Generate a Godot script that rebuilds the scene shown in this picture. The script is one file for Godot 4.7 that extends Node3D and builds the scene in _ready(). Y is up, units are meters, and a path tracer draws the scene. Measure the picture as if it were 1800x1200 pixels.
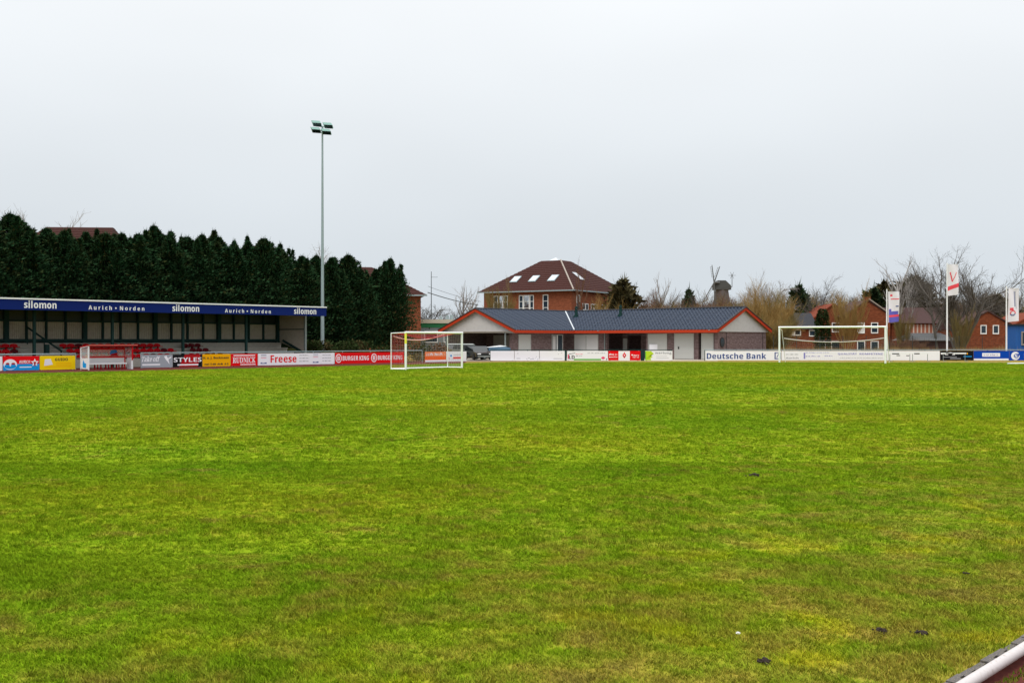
extends Node3D
# Overcast football ground: grandstand and conifer row on the left, club house ahead, houses and bare trees on the right.

const F := 1900.0          # focal length of the lens in units of the 1800 wide picture
const HOR := 598.0
const EYE := 1.58
var M := {}
var names := {}
var rng := RandomNumberGenerator.new()

# ---------------------------------------------------------------- mesh builder
class MB:
	var v := PackedVector3Array()
	var n := PackedVector3Array()
	var u := PackedVector2Array()
	var c := PackedColorArray()
	var col := Color(1, 1, 1)
	var use_col := false
	func tri(a: Vector3, b: Vector3, d: Vector3) -> void:      # counter-clockwise seen from the front
		var k := (b - a).cross(d - a).normalized()
		v.append(a); v.append(d); v.append(b)
		for i in 3:
			n.append(k); c.append(col)
		u.append(Vector2(0, 0)); u.append(Vector2(1, 1)); u.append(Vector2(1, 0))
	func quad(a: Vector3, b: Vector3, d: Vector3, e: Vector3) -> void:
		var k := (b - a).cross(d - a).normalized()
		if k.length() < 0.5: k = (d - a).cross(e - a).normalized()
		for p in [a, d, b, a, e, d]: v.append(p)
		for i in 6:
			n.append(k); c.append(col)
		for p in [Vector2(0, 1), Vector2(1, 0), Vector2(1, 1), Vector2(0, 1), Vector2(0, 0), Vector2(1, 0)]: u.append(p)
	func smooth_quad(a, b, d, e, na, nb, nd, ne) -> void:
		for p in [a, d, b, a, e, d]: v.append(p)
		for p in [na, nd, nb, na, ne, nd]: n.append(p)
		for i in 6:
			c.append(col); u.append(Vector2(0, 0))
	func box(p: Vector3, s: Vector3) -> void:
		hexa(p + Vector3(-s.x, -s.y, -s.z) / 2, Vector3(s.x, 0, 0), Vector3(0, s.y, 0), Vector3(0, 0, s.z))
	func hexa(o: Vector3, a: Vector3, b: Vector3, d: Vector3) -> void:   # a x b points along d
		quad(o + d, o + d + a, o + d + a + b, o + d + b)
		quad(o + a, o, o + b, o + a + b)
		quad(o, o + d, o + d + b, o + b)
		quad(o + a + d, o + a, o + a + b, o + a + b + d)
		quad(o + b + d, o + a + b + d, o + a + b, o + b)
		quad(o, o + a, o + a + d, o + d)
	func span(x0: float, x1: float, y0: float, y1: float, z0: float, z1: float) -> void:
		box(Vector3((x0 + x1) / 2, (y0 + y1) / 2, (z0 + z1) / 2), Vector3(absf(x1 - x0), absf(y1 - y0), absf(z1 - z0)))
	func bar(a: Vector3, b: Vector3, w: float, h: float) -> void:        # a beam with a rectangular section
		var d := b - a
		var side := d.cross(Vector3.UP)
		if side.length() < 0.001: side = Vector3.RIGHT
		side = side.normalized()
		var up := side.cross(d).normalized()
		var o := a - side * w / 2 - up * h / 2
		hexa(o, up * h, side * w, d)
	func tube(a: Vector3, b: Vector3, ra: float, rb: float, sides := 6, caps := true) -> void:
		var d := (b - a)
		if d.length() < 0.00001: return
		var s := d.cross(Vector3.UP if absf(d.normalized().y) < 0.95 else Vector3.RIGHT).normalized()
		var t := s.cross(d).normalized()
		for i in sides:
			var a0 := TAU * i / sides
			var a1 := TAU * (i + 1) / sides
			var r0 := s * cos(a0) + t * sin(a0)
			var r1 := s * cos(a1) + t * sin(a1)
			smooth_quad(a + r1 * ra, a + r0 * ra, b + r0 * rb, b + r1 * rb, r1, r0, r0, r1)
			if caps:
				tri(b, b + r1 * rb, b + r0 * rb)
				tri(a, a + r0 * ra, a + r1 * ra)
	func prism(pts: Array, d: Vector3) -> void:      # a flat convex outline pulled along d
		var k = pts.size()
		for i in range(1, k - 1):
			tri(pts[0] + d, pts[i] + d, pts[i + 1] + d)
			tri(pts[0], pts[i + 1], pts[i])
		for i in k:
			var a: Vector3 = pts[i]
			var b: Vector3 = pts[(i + 1) % k]
			quad(a, b, b + d, a + d)
	func ball(p: Vector3, r: Vector3, rg: RandomNumberGenerator, rough := 0.0, nu := 8, nv := 6) -> void:
		var g := []
		for j in nv + 1:
			var row := []
			for i in nu:
				var th := PI * j / nv
				var ph := TAU * i / nu
				var k := 1.0 + rg.randf_range(-rough, rough)
				row.append(p + Vector3(sin(th) * cos(ph) * r.x, cos(th) * r.y, sin(th) * sin(ph) * r.z) * 1.0 * k if j > 0 and j < nv else p + Vector3(0, cos(th) * r.y, 0))
			g.append(row)
		for j in nv:
			for i in nu:
				quad(g[j + 1][i], g[j][i], g[j][(i + 1) % nu], g[j + 1][(i + 1) % nu])
	func mesh() -> ArrayMesh:
		var a := []
		a.resize(Mesh.ARRAY_MAX)
		a[Mesh.ARRAY_VERTEX] = v
		a[Mesh.ARRAY_NORMAL] = n
		a[Mesh.ARRAY_TEX_UV] = u
		if use_col: a[Mesh.ARRAY_COLOR] = c
		var m := ArrayMesh.new()
		m.add_surface_from_arrays(Mesh.PRIMITIVE_TRIANGLES, a)
		return m

# ---------------------------------------------------------------- object helpers
func numbered(called: String) -> String:
	if not names.has(called):
		names[called] = 0
		return called
	names[called] += 1
	return "%s_%03d" % [called, names[called]]

func meta(o: Node, label: String, category: String, group := "") -> void:
	o.set_meta("label", label); o.set_meta("category", category)
	if group != "": o.set_meta("group", group)

func thing(called: String, label: String, category: String, at := Vector3.ZERO, turn := 0.0, group := "") -> Node3D:
	var o := Node3D.new()
	o.name = numbered(called)
	add_child(o, true)
	o.position = at
	o.rotation_degrees.y = turn
	meta(o, label, category, group)
	return o

func obj(called: String, mb, mat: Material, parent: Node = null) -> MeshInstance3D:
	var o := MeshInstance3D.new()
	o.name = called if parent else numbered(called)
	o.mesh = mb.mesh() if mb is MB else mb
	if o.mesh is PrimitiveMesh: o.mesh.material = mat
	else: o.mesh.surface_set_material(0, mat)
	(parent if parent else self).add_child(o, true)
	return o

func structure(called: String, mb, mat: Material) -> MeshInstance3D:
	var o := obj(called, mb, mat)
	o.set_meta("kind", "structure")
	return o

func part_box(called: String, mat: Material, parent: Node, x0: float, x1: float, y0: float, y1: float, z0: float, z1: float) -> MeshInstance3D:
	var b := MB.new()
	b.span(x0, x1, y0, y1, z0, z1)
	return obj(called, b, mat, parent)

func bold_font() -> SystemFont:
	var f := SystemFont.new()
	f.font_names = PackedStringArray(["Droid Sans"])
	f.font_weight = 700
	return f

var FONT: SystemFont
var SERIF: SystemFont
# lettering on the face z of a thing: centred at cx, cy and stretched to w by h metres
func text(s: String, mat: Material, parent: Node, cx: float, cy: float, w: float, h: float, z: float, serif := false, lean := 0.0) -> MeshInstance3D:
	var t := TextMesh.new()
	t.text = s
	t.font = SERIF if serif else FONT
	t.font_size = 40
	t.depth = 0.25
	t.pixel_size = 0.01
	t.curve_step = 2.0
	t.material = mat
	var o := MeshInstance3D.new()
	o.name = "lettering"
	o.mesh = t
	parent.add_child(o, true)
	var bb := t.get_aabb()
	var k := Vector3(w / bb.size.x, h / bb.size.y, 0.02)
	o.transform = Transform3D(Basis(Vector3(k.x, 0, 0), Vector3(lean * k.y, k.y, 0), Vector3(0, 0, k.z)), Vector3.ZERO)
	var mid := bb.position + bb.size / 2
	o.position = Vector3(cx - mid.x * k.x - lean * k.y * mid.y, cy - mid.y * k.y, z - bb.position.z * k.z - bb.size.z * k.z * 0.0)
	return o

func at(px: float, d: float) -> Vector3:
	return Vector3((px - 900.0) / F * d, 0, -d)
func hy(py: float, d: float) -> float:
	return EYE + (HOR - py) * d / F
# local x on the line z = zoff of a frame (origin o, turned by deg) that stands at picture column px
func along(o: Vector3, deg: float, zoff: float, px: float) -> float:
	var t := deg_to_rad(deg)
	var k := (px - 900.0) / F
	var p := Vector2(o.x + sin(t) * zoff, -o.z - cos(t) * zoff)
	return (k * p.y - p.x) / (cos(t) - k * sin(t))
func depth_at(o: Vector3, deg: float, x: float, z: float) -> float:
	var t := deg_to_rad(deg)
	return -o.z + sin(t) * x - cos(t) * z

# ---------------------------------------------------------------- materials
func rgb(r: float, g: float, b: float) -> Color:
	return Color(r / 255.0, g / 255.0, b / 255.0)
func mat(called: String, c: Color, rough := 0.8, metal := 0.0) -> StandardMaterial3D:
	var m := StandardMaterial3D.new()
	m.resource_name = called
	m.albedo_color = c
	m.roughness = rough
	m.metallic = metal
	M[called] = m
	return m
func noise_tex(freq: float, seed_: int, ramp: Array, size := 256) -> NoiseTexture2D:
	var t := NoiseTexture2D.new()
	var nn := FastNoiseLite.new()
	nn.seed = seed_
	nn.frequency = freq
	nn.fractal_octaves = 4
	t.noise = nn
	t.width = size; t.height = size
	t.seamless = true
	var g := Gradient.new()
	var offs := PackedFloat32Array(); var cols := PackedColorArray()
	for i in ramp.size():
		offs.append(float(i) / (ramp.size() - 1)); cols.append(ramp[i])
	g.offsets = offs; g.colors = cols
	t.color_ramp = g
	return t
# weathered, mottled surface
func mottled(called: String, ramp: Array, freq := 0.03, scale := 0.5, rough := 0.85, seed_ := 1) -> StandardMaterial3D:
	var m := mat(called, Color(1, 1, 1), rough)
	m.albedo_texture = noise_tex(freq, seed_, ramp)
	m.uv1_triplanar = true
	m.uv1_world_triplanar = true
	m.uv1_scale = Vector3.ONE * scale
	return m
func brick(called: String, base: Color, mortar: Color, vary: float, seed_: int) -> StandardMaterial3D:
	var im := Image.create(256, 256, false, Image.FORMAT_RGB8)
	im.fill(mortar)
	var g := RandomNumberGenerator.new()
	g.seed = seed_
	for r in 26:
		var y := int(r * 256.0 / 26)
		var y2 := int((r + 1) * 256.0 / 26) - 1
		for k in range(-1, 9):
			var x := int((k + (0.5 if r % 2 else 0.0)) * 256.0 / 9)
			var x2 := int((k + 1 + (0.5 if r % 2 else 0.0)) * 256.0 / 9) - 1
			var f := g.randf_range(-vary, vary)
			var c := Color(base.r * (1 + f), base.g * (1 + f * 1.2), base.b * (1 + f * 1.2))
			im.fill_rect(Rect2i(x, y, x2 - x, y2 - y), c)
	var m := mat(called, Color(1, 1, 1), 0.9)
	m.albedo_texture = ImageTexture.create_from_image(im)
	m.uv1_triplanar = true
	m.uv1_scale = Vector3.ONE * 0.5
	return m

func make_materials() -> void:
	mat("white_paint", rgb(232, 234, 236), 0.45)
	mat("board_white", rgb(236, 236, 242), 0.4)
	mat("white_plastic", rgb(226, 228, 230), 0.5)
	mat("galvanised", rgb(150, 166, 170), 0.5, 0.35)
	mat("lamp_shell", rgb(150, 190, 186), 0.5, 0.2)
	mat("lamp_glass", rgb(20, 26, 30), 0.15)
	mat("stand_steel", rgb(28, 58, 56), 0.6)
	mottled("stand_panel", [rgb(164, 155, 142), rgb(188, 180, 166), rgb(176, 168, 154)], 0.02, 0.4, 0.8, 3)
	mottled("stand_upper", [rgb(26, 38, 38), rgb(40, 52, 52), rgb(32, 44, 44)], 0.02, 0.4, 0.5, 4)
	mottled("concrete", [rgb(140, 135, 125), rgb(176, 171, 160), rgb(158, 154, 144), rgb(184, 180, 170)], 0.02, 0.7, 0.9, 5)
	mottled("concrete_light", [rgb(150, 145, 135), rgb(176, 172, 162), rgb(164, 160, 150)], 0.03, 0.5, 0.9, 6)
	mat("fascia_blue", rgb(4, 30, 100), 0.6)
	mat("seat_red", rgb(190, 14, 26), 0.5)
	mat("seat_dark", rgb(92, 18, 26), 0.55)
	mat("frame_red", rgb(200, 20, 28), 0.45)
	mat("dugout_blue", rgb(20, 120, 196), 0.5)
	mat("red", rgb(222, 14, 22), 0.5)
	mat("deep_red", rgb(170, 22, 28), 0.5)
	mat("yellow", rgb(240, 205, 14), 0.5)
	mat("amber", rgb(238, 172, 6), 0.5)
	mat("orange", rgb(240, 96, 26), 0.5)
	mat("orange_pale", rgb(234, 130, 76), 0.5)
	mat("roof_edge_red", rgb(226, 112, 100), 0.5)
	mat("sky_blue", rgb(20, 150, 222), 0.5)
	mat("blue", rgb(8, 66, 170), 0.5)
	mat("bank_blue", rgb(20, 60, 132), 0.5)
	mat("lilac", rgb(118, 116, 190), 0.5)
	mat("grey_print", rgb(150, 152, 160), 0.5)
	mat("grey_board", rgb(150, 156, 166), 0.5)
	mat("black_board", rgb(22, 22, 26), 0.5)
	mat("black", rgb(14, 14, 14), 0.6)
	mat("lime", rgb(180, 214, 16), 0.5)
	mat("green_print", rgb(84, 176, 26), 0.5)
	mat("pink_print", rgb(226, 70, 110), 0.5)
	mat("yellow_tape", rgb(226, 222, 70), 0.6)
	mat("net_red", rgb(178, 40, 44), 0.9)
	mat("net_white", rgb(188, 182, 178), 0.9)
	mat("rope_pink", rgb(226, 176, 176), 0.9)
	mat("verge_orange", rgb(172, 58, 32), 0.75)
	mat("verge_dark", rgb(40, 30, 32), 0.7)
	mottled("gable_grey", [rgb(176, 174, 174), rgb(190, 188, 187), rgb(182, 180, 180)], 0.02, 0.3, 0.7, 7)
	mottled("roof_tile", [rgb(33, 42, 57), rgb(45, 56, 74), rgb(38, 49, 66), rgb(50, 61, 79)], 0.04, 0.6, 0.45, 8)
	M.roof_tile.metallic_specular = 0.3
	mat("flashing", rgb(196, 202, 206), 0.4, 0.3)
	brick("club_brick", rgb(112, 94, 94), rgb(122, 108, 106), 0.14, 11)
	brick("house_brick", rgb(130, 74, 52), rgb(128, 86, 66), 0.12, 12)
	brick("far_brick", rgb(118, 64, 42), rgb(116, 72, 52), 0.14, 13)
	mottled("house_tile", [rgb(48, 27, 24), rgb(68, 37, 32), rgb(57, 31, 27), rgb(74, 46, 37)], 0.05, 0.5, 0.8, 14)
	mottled("barn_tile", [rgb(56, 40, 40), rgb(74, 54, 52), rgb(64, 47, 46)], 0.05, 0.5, 0.8, 15)
	mottled("dark_tile", [rgb(40, 41, 46), rgb(54, 55, 60), rgb(46, 48, 52)], 0.05, 0.5, 0.7, 16)
	mottled("red_tile", [rgb(98, 44, 28), rgb(122, 58, 36), rgb(108, 50, 32)], 0.05, 0.5, 0.8, 17)
	mat("soffit", rgb(150, 140, 130), 0.8)
	mat("door_grey", rgb(186, 187, 184), 0.6)
	mat("shutter", rgb(206, 206, 206), 0.6)
	mat("window_frame", rgb(228, 230, 230), 0.5)
	var gl := mat("glass", rgb(36, 50, 62), 0.06)
	gl.metallic = 0.0
	mat("sky_mirror", rgb(205, 210, 214), 0.04, 1.0)  # full metal mirror in place of plain glass, gives panes their bright sky reflection
	var cl := mat("clear_sheet", Color(0.85, 0.9, 0.9, 0.22), 0.05)
	cl.transparency = BaseMaterial3D.TRANSPARENCY_ALPHA
	mat("pipe_grey", rgb(130, 140, 140), 0.5, 0.2)
	mat("car_silver", rgb(150, 154, 150), 0.3, 0.5)
	mat("car_glass", rgb(16, 22, 24), 0.08)
	mat("rubber", rgb(20, 20, 20), 0.9)
	mat("tarp_blue", rgb(70, 100, 124), 0.7)
	mottled("track", [rgb(74, 42, 40), rgb(98, 54, 48), rgb(84, 47, 43), rgb(104, 60, 52)], 0.06, 0.8, 0.95, 21)
	mottled("dirt", [rgb(120, 98, 50), rgb(150, 124, 70), rgb(112, 112, 44), rgb(160, 132, 80)], 0.03, 0.3, 0.95, 22)
	mottled("dry_grass", [rgb(116, 92, 46), rgb(154, 122, 66), rgb(106, 96, 44), rgb(168, 134, 76)], 0.03, 0.15, 1.0, 23)
	mottled("paving", [rgb(146, 138, 126), rgb(170, 162, 148), rgb(156, 149, 136)], 0.04, 0.4, 0.9, 24)
	mottled("bank_soil", [rgb(40, 44, 24), rgb(62, 56, 34), rgb(44, 56, 26), rgb(70, 64, 38)], 0.05, 0.4, 1.0, 25)
	mottled("earth", [rgb(26, 19, 13), rgb(44, 32, 22), rgb(34, 25, 16)], 0.06, 4.0, 1.0, 26)
	mottled("drain_grey", [rgb(44, 44, 48), rgb(96, 90, 84), rgb(62, 61, 64), rgb(128, 116, 100), rgb(70, 64, 50)], 0.06, 5.0, 0.8, 27)
	mottled("kerb_pipe", [rgb(150, 138, 128), rgb(196, 189, 188), rgb(188, 181, 180), rgb(200, 195, 194)], 0.03, 2.5, 0.5, 28)
	mat("mill_body", rgb(92, 84, 84), 0.9)
	mat("mill_cap", rgb(58, 58, 54), 0.9)
	mat("arch_brick", rgb(172, 106, 82), 0.85)
	mat("pale_stone", rgb(206, 192, 180), 0.85)
	mat("mill_wood", rgb(96, 98, 100), 0.9)
	mat("wire", rgb(60, 66, 68), 0.7)
	mat("fence_post", rgb(44, 52, 50), 0.7)
	mat("kiosk_blue", rgb(14, 84, 156), 0.6)
	mat("hall_cream", rgb(190, 184, 168), 0.8)
	mat("hall_green", rgb(20, 110, 66), 0.7)
	mat("hall_grey", rgb(118, 128, 132), 0.7)
	mat("shed_roof", rgb(138, 140, 142), 0.8)
	mat("flag_white", rgb(224, 222, 230), 0.85)
	mat("flag_blue", rgb(92, 88, 176), 0.85)
	mat("flag_red", rgb(226, 70, 84), 0.85)
	mat("flag_navy", rgb(52, 72, 130), 0.85)
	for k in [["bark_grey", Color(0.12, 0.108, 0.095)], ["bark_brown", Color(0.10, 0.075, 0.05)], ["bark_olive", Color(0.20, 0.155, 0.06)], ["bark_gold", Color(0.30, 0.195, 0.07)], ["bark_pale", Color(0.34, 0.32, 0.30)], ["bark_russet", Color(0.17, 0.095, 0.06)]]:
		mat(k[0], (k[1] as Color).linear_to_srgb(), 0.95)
	for k in ["needles", "shrub_leaf", "grass_blade", "reed", "moss"]:
		var m := mat(k, Color(1, 1, 1), 0.85)
		m.vertex_color_use_as_albedo = true
		m.cull_mode = BaseMaterial3D.CULL_DISABLED
	for k in ["needles", "shrub_leaf", "grass_blade", "reed", "moss", "bark_grey", "bark_brown", "bark_olive", "bark_gold", "bark_pale", "bark_russet", "dry_grass", "dirt", "track", "bank_soil"]: M[k].metallic_specular = 0.08
	for k in ["red", "deep_red", "yellow", "amber", "orange", "sky_blue", "blue", "black_board", "seat_red", "seat_dark", "frame_red", "verge_orange"]: M[k].metallic_specular = 0.2
	for k in ["house_tile", "red_tile", "barn_tile", "dark_tile", "club_brick", "house_brick", "far_brick", "fascia_blue", "stand_steel"]: M[k].metallic_specular = 0.25
	M["grass_blade"].backlight = Color(0.35, 0.35, 0.35)
	M["reed"].backlight = Color(0.25, 0.25, 0.25)
	M["clear_sheet"].cull_mode = BaseMaterial3D.CULL_DISABLED

# ---------------------------------------------------------------- scene
const SO := Vector3(-24.7, 0, -56.6)      # a point on the line of boards along the grandstand
const SA := 48.0                          # that line's turn
const KERB := Vector3(2.54, 0, -5.36)     # a point of the near kerb
const CLUB := Vector3(-3.2, 0, -94.0)     # under the left gable's peak

func _ready() -> void:
	rng.seed = 20240
	FONT = bold_font()
	SERIF = bold_font()
	SERIF.font_names = PackedStringArray(["Droid Serif"])
	camera_and_light()
	make_materials()
	ground()
	grass()
	grandstand()
	boards_left()
	boards_right()
	club_house()
	buildings()
	vegetation()
	sports_things()
	small_things()

func camera_and_light() -> void:
	var cam := Camera3D.new()
	cam.name = "camera"
	cam.fov = rad_to_deg(2.0 * atan(600.0 / F))
	cam.near = 0.05
	cam.far = 2000.0
	add_child(cam)
	cam.position = Vector3(0, EYE, 0)
	cam.rotation.x = -atan(2.0 / F)
	cam.current = true
	# overcast: the zenith is brighter than the horizon, faint cloud structure
	var w := 512
	var h := 256
	var im := Image.create(w, h, false, Image.FORMAT_RGBF)
	var nz := FastNoiseLite.new()
	nz.seed = 5
	nz.frequency = 1.6
	nz.fractal_octaves = 4
	for y in h:
		var el := (0.5 - (y + 0.5) / h) * PI
		for x in w:
			var az := (x + 0.5) / w * TAU
			var d := Vector3(cos(el) * cos(az), sin(el) * 3.0, cos(el) * sin(az))
			var s := maxf(0.0, sin(el))
			var k := 0.95 * (1.0 + 0.42 * s + 1.65 * s * s)
			var cl := nz.get_noise_3dv(d * 1.0)
			k *= 1.0 + 0.07 * cl
			var c := Color(0.685, 0.75, 0.805).lerp(Color(0.795, 0.812, 0.828), clampf(s * 2.6, 0, 1))
			im.set_pixel(x, y, Color(c.r * k, c.g * k, c.b * k) if el > -0.02 else Color(0.16, 0.17, 0.13))
	var sm := PanoramaSkyMaterial.new()
	sm.panorama = ImageTexture.create_from_image(im)
	var sky := Sky.new()
	sky.sky_material = sm
	var env := Environment.new()
	env.background_mode = Environment.BG_SKY
	env.sky = sky
	env.background_energy_multiplier = 1.0
	env.tonemap_mode = Environment.TONE_MAPPER_LINEAR
	env.tonemap_exposure = 1.0
	env.sdfgi_enabled = true
	env.ssao_enabled = true
	env.ssil_enabled = true
	var we := WorldEnvironment.new()
	we.name = "environment"
	we.environment = env
	add_child(we)
	var sun := DirectionalLight3D.new()
	sun.name = "sun"
	sun.light_energy = 0.5
	sun.light_color = Color(1.0, 0.97, 0.93)
	sun.light_angular_distance = 25.0
	sun.shadow_enabled = true
	add_child(sun)
	sun.look_at_from_position(Vector3.ZERO, Vector3(0.35, -1.0, -0.45))

# ---------------------------------------------------------------- ground
var n_big := FastNoiseLite.new()
var n_mid := FastNoiseLite.new()
var n_fine := FastNoiseLite.new()
func kerb_distance(x: float, z: float) -> float:     # metres from the near kerb into the field
	return (x - KERB.x) * -0.731 + (-z + KERB.z) * 0.682
func turf(x: float, z: float) -> Color:              # linear base colour of the turf at a place
	var a := n_big.get_noise_2d(x, z)
	var b := n_mid.get_noise_2d(x, z)
	var f := n_fine.get_noise_2d(x, z)
	var c := Color(0.185, 0.235, 0.006)
	c = c.lerp(Color(0.098, 0.205, 0.004), clampf(a * 0.42 + b * 0.32 + 0.38, 0, 0.85))
	c = c.lerp(Color(0.245, 0.235, 0.008), clampf(-a * 0.5 + b * 0.35 + f * 0.5, 0, 0.7))
	var kd := kerb_distance(x, z)
	var dry := clampf(0.55 - kd / 11.0, 0.0, 0.55) + f * 0.5 + b * 0.25 - 0.1
	c = c.lerp(Color(0.29, 0.195, 0.03), clampf(dry, 0.0, 0.6))
	c = c.lerp(Color(0.33, 0.31, 0.006), clampf((n_mid.get_noise_2d(x * 1.7 + 90.0, z * 1.7) - 0.22) * 2.5, 0.0, 0.65) * clampf(1.0 - kd / 5.0, 0.0, 1.0))
	var bare := clampf((b * 0.8 + f * 0.7 - 0.5) * 1.6, 0.0, 0.4)
	c = c.lerp(Color(0.115, 0.09, 0.02), bare)
	c = Color(c.r * 1.26, c.g * 1.19, c.b * 2.0)
	return c

func ground() -> void:
	n_big.seed = 3; n_big.frequency = 0.11; n_big.fractal_octaves = 3
	n_mid.seed = 9; n_mid.frequency = 0.55; n_mid.fractal_octaves = 3
	n_fine.seed = 14; n_fine.frequency = 2.4; n_fine.fractal_octaves = 3
	var b := MB.new()
	b.quad(Vector3(-700, -0.02, 300), Vector3(700, -0.02, 300), Vector3(700, -0.02, -1200), Vector3(-700, -0.02, -1200))
	structure("ground", b, M.dry_grass)
	# running track: near straight, far straight and the strip round the end of the field
	b = MB.new()
	b.quad(Vector3(-90, -0.008, 60), Vector3(110, -0.008, 60), Vector3(110, -0.008, -83.3), Vector3(-90, -0.008, -83.3))
	structure("running_track", b, M.track)
	b = MB.new()
	for q in [[[812.0, 70.5], [1000.0, 76.0], [1000.0, 83.6], [820.0, 80.0]], [[1000.0, 76.0], [1400.0, 74.0], [1400.0, 83.6], [1000.0, 83.6]], [[1400.0, 74.0], [2300.0, 66.0], [2300.0, 83.6], [1400.0, 83.6]]]:
		var p := []
		for k in q: p.append(at(k[0], k[1]) + Vector3(0, -0.004, 0))
		b.quad(p[0], p[1], p[2], p[3])
	structure("worn_strip", b, M.dirt)
	b = MB.new()
	b.quad(at(812, 83.3) + Vector3(0, -0.012, 0), at(1262, 83.3) + Vector3(0, -0.012, 0), at(1262, 110) + Vector3(0, -0.012, 0), at(780, 110) + Vector3(0, -0.012, 0))
	structure("pavement", b, M.paving)
	# the football field: one sheet, edge by edge, with its own colour map
	var size := 1024
	var im := Image.create(size, size, false, Image.FORMAT_RGB8)
	for j in size:
		for i in size:
			var x := -45.0 + 95.0 * (i + 0.5) / size
			var z := 5.0 - 90.0 * (j + 0.5) / size
			im.set_pixel(i, j, turf(x, z).linear_to_srgb())
	var fm := mat("turf", Color(1, 1, 1), 0.95)
	fm.albedo_texture = ImageTexture.create_from_image(im)
	fm.metallic_specular = 0.05
	var kd := Vector3(0.682, 0, -0.731)
	var inw := Vector3(-0.731, 0, -0.682)
	var near := KERB + inw * 0.118
	var far_edge: Vector3 = SO + Vector3(0.743, 0, 0.669) * 4.3
	var ld := Vector3(0.669, 0, -0.743)
	var poly := PackedVector2Array()
	var pts := [near - kd * 40, near + kd * 60, at(2250, 70), at(1800, 74), at(1500, 76), at(1240, 78), at(1000, 78.5), at(830, 75.5)]
	pts.append(far_edge + ld * 22.0)
	pts.append(far_edge - ld * 40.0)
	for p in pts: poly.append(Vector2(p.x, p.z))
	var st := SurfaceTool.new()
	st.begin(Mesh.PRIMITIVE_TRIANGLES)
	var idx := Geometry2D.triangulate_polygon(poly)
	for k in range(0, idx.size(), 3):
		var t := [poly[idx[k]], poly[idx[k + 1]], poly[idx[k + 2]]]
		if (t[1] - t[0]).cross(t[2] - t[0]) < 0: t = [t[0], t[2], t[1]]
		for p in t:
			st.set_normal(Vector3.UP)
			st.set_uv(Vector2((p.x + 45.0) / 95.0, (5.0 - p.y) / 90.0))
			st.add_vertex(Vector3(p.x, 0.0, p.y))
	structure("football_field", st.commit(), fm)

func blade_tuft(seed_: int, count: int, radius: float, hmin: float, hmax: float, w: float) -> ArrayMesh:
	var g := RandomNumberGenerator.new()
	g.seed = seed_
	var b := MB.new()
	b.use_col = true
	for i in count:
		var a := g.randf() * TAU
		var r := sqrt(g.randf()) * radius
		var p := Vector3(cos(a) * r, -0.004, sin(a) * r)
		var h := g.randf_range(hmin, hmax)
		var la := g.randf() * TAU
		var lean := Vector3(cos(la), 0, sin(la)) * h * g.randf_range(0.25, 1.1)
		var sa := g.randf() * TAU
		var s := Vector3(cos(sa), 0, sin(sa)) * w * g.randf_range(0.6, 1.2)
		var t := g.randf()
		b.col = Color(0.8, 0.95, 0.7) if t < 0.42 else (Color(1.15, 1.1, 0.9) if t < 0.7 else (Color(1.6, 1.25, 2.6) if t < 0.87 else Color(0.5, 0.62, 0.5)))
		var m := p + Vector3(0, h * 0.65, 0) + lean * 0.4
		b.quad(p - s, p + s, m + s * 0.7, m - s * 0.7)
		b.tri(m - s * 0.7, m + s * 0.7, p + Vector3(0, h, 0) + lean)
	return b.mesh()

func grass() -> void:
	var bands := [[4.3, 8.0, 2000.0, 0.85], [8.0, 14.0, 800.0, 1.05], [14.0, 26.0, 220.0, 1.5], [26.0, 46.0, 75.0, 1.9], [46.0, 80.0, 45.0, 2.2]]
	var buf := PackedFloat32Array()
	var g := RandomNumberGenerator.new()
	g.seed = 77
	var far_edge: Vector3 = SO + Vector3(0.743, 0, 0.669) * 4.3
	for bd in bands:
		var d0: float = bd[0]
		var d1: float = bd[1]
		var cnt := int(0.52 * (d1 * d1 - d0 * d0) * bd[2])
		for i in cnt:
			var d := sqrt(lerpf(d0 * d0, d1 * d1, g.randf()))
			var x := d * g.randf_range(-0.52, 0.52)
			var z := -d
			var kd := kerb_distance(x, z)
			if kd < 0.085 or (kd < 0.2 and g.randf() < 0.55): continue
			if d > 70.0 and d > 78.0 - maxf(0.0, (x - 12.0) * 0.12): continue
			if (x - far_edge.x) * 0.743 + (z - far_edge.z) * 0.669 < 0.05: continue
			var c := turf(x, z)
			var sc: float = bd[3] * g.randf_range(0.7, 1.25)
			var hs: float = sc * (0.75 + 0.5 * clampf(n_mid.get_noise_2d(x + 50, z), -0.6, 0.9)) / sqrt(bd[3])
			var a := g.randf() * TAU
			var br := g.randf_range(0.62, 1.4) if d < 20.0 else g.randf_range(0.86, 1.14)
			buf.append_array(PackedFloat32Array([cos(a) * sc, 0, sin(a) * sc, x, 0, hs, 0, 0, -sin(a) * sc, 0, cos(a) * sc, z, c.r * br, c.g * br, c.b * br, 1]))
	var mm := MultiMesh.new()
	mm.transform_format = MultiMesh.TRANSFORM_3D
	mm.use_colors = true
	mm.mesh = blade_tuft(100, 14, 0.045, 0.012, 0.036, 0.0026)
	mm.mesh.surface_set_material(0, M.grass_blade)
	mm.instance_count = buf.size() / 16
	mm.buffer = buf
	var o := MultiMeshInstance3D.new()
	o.name = numbered("grass")
	o.multimesh = mm
	add_child(o, true)
	o.set_meta("kind", "stuff")
	meta(o, "short green and straw coloured turf covering the football field", "grass")

# ---------------------------------------------------------------- grandstand
const ORD := ["first", "second", "third", "fourth", "fifth", "sixth", "seventh", "eighth", "ninth", "tenth", "eleventh", "twelfth", "thirteenth", "fourteenth", "fifteenth", "sixteenth", "seventeenth", "eighteenth", "nineteenth", "twentieth", "twenty-first", "twenty-second", "twenty-third", "twenty-fourth", "twenty-fifth", "twenty-sixth"]

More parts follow.
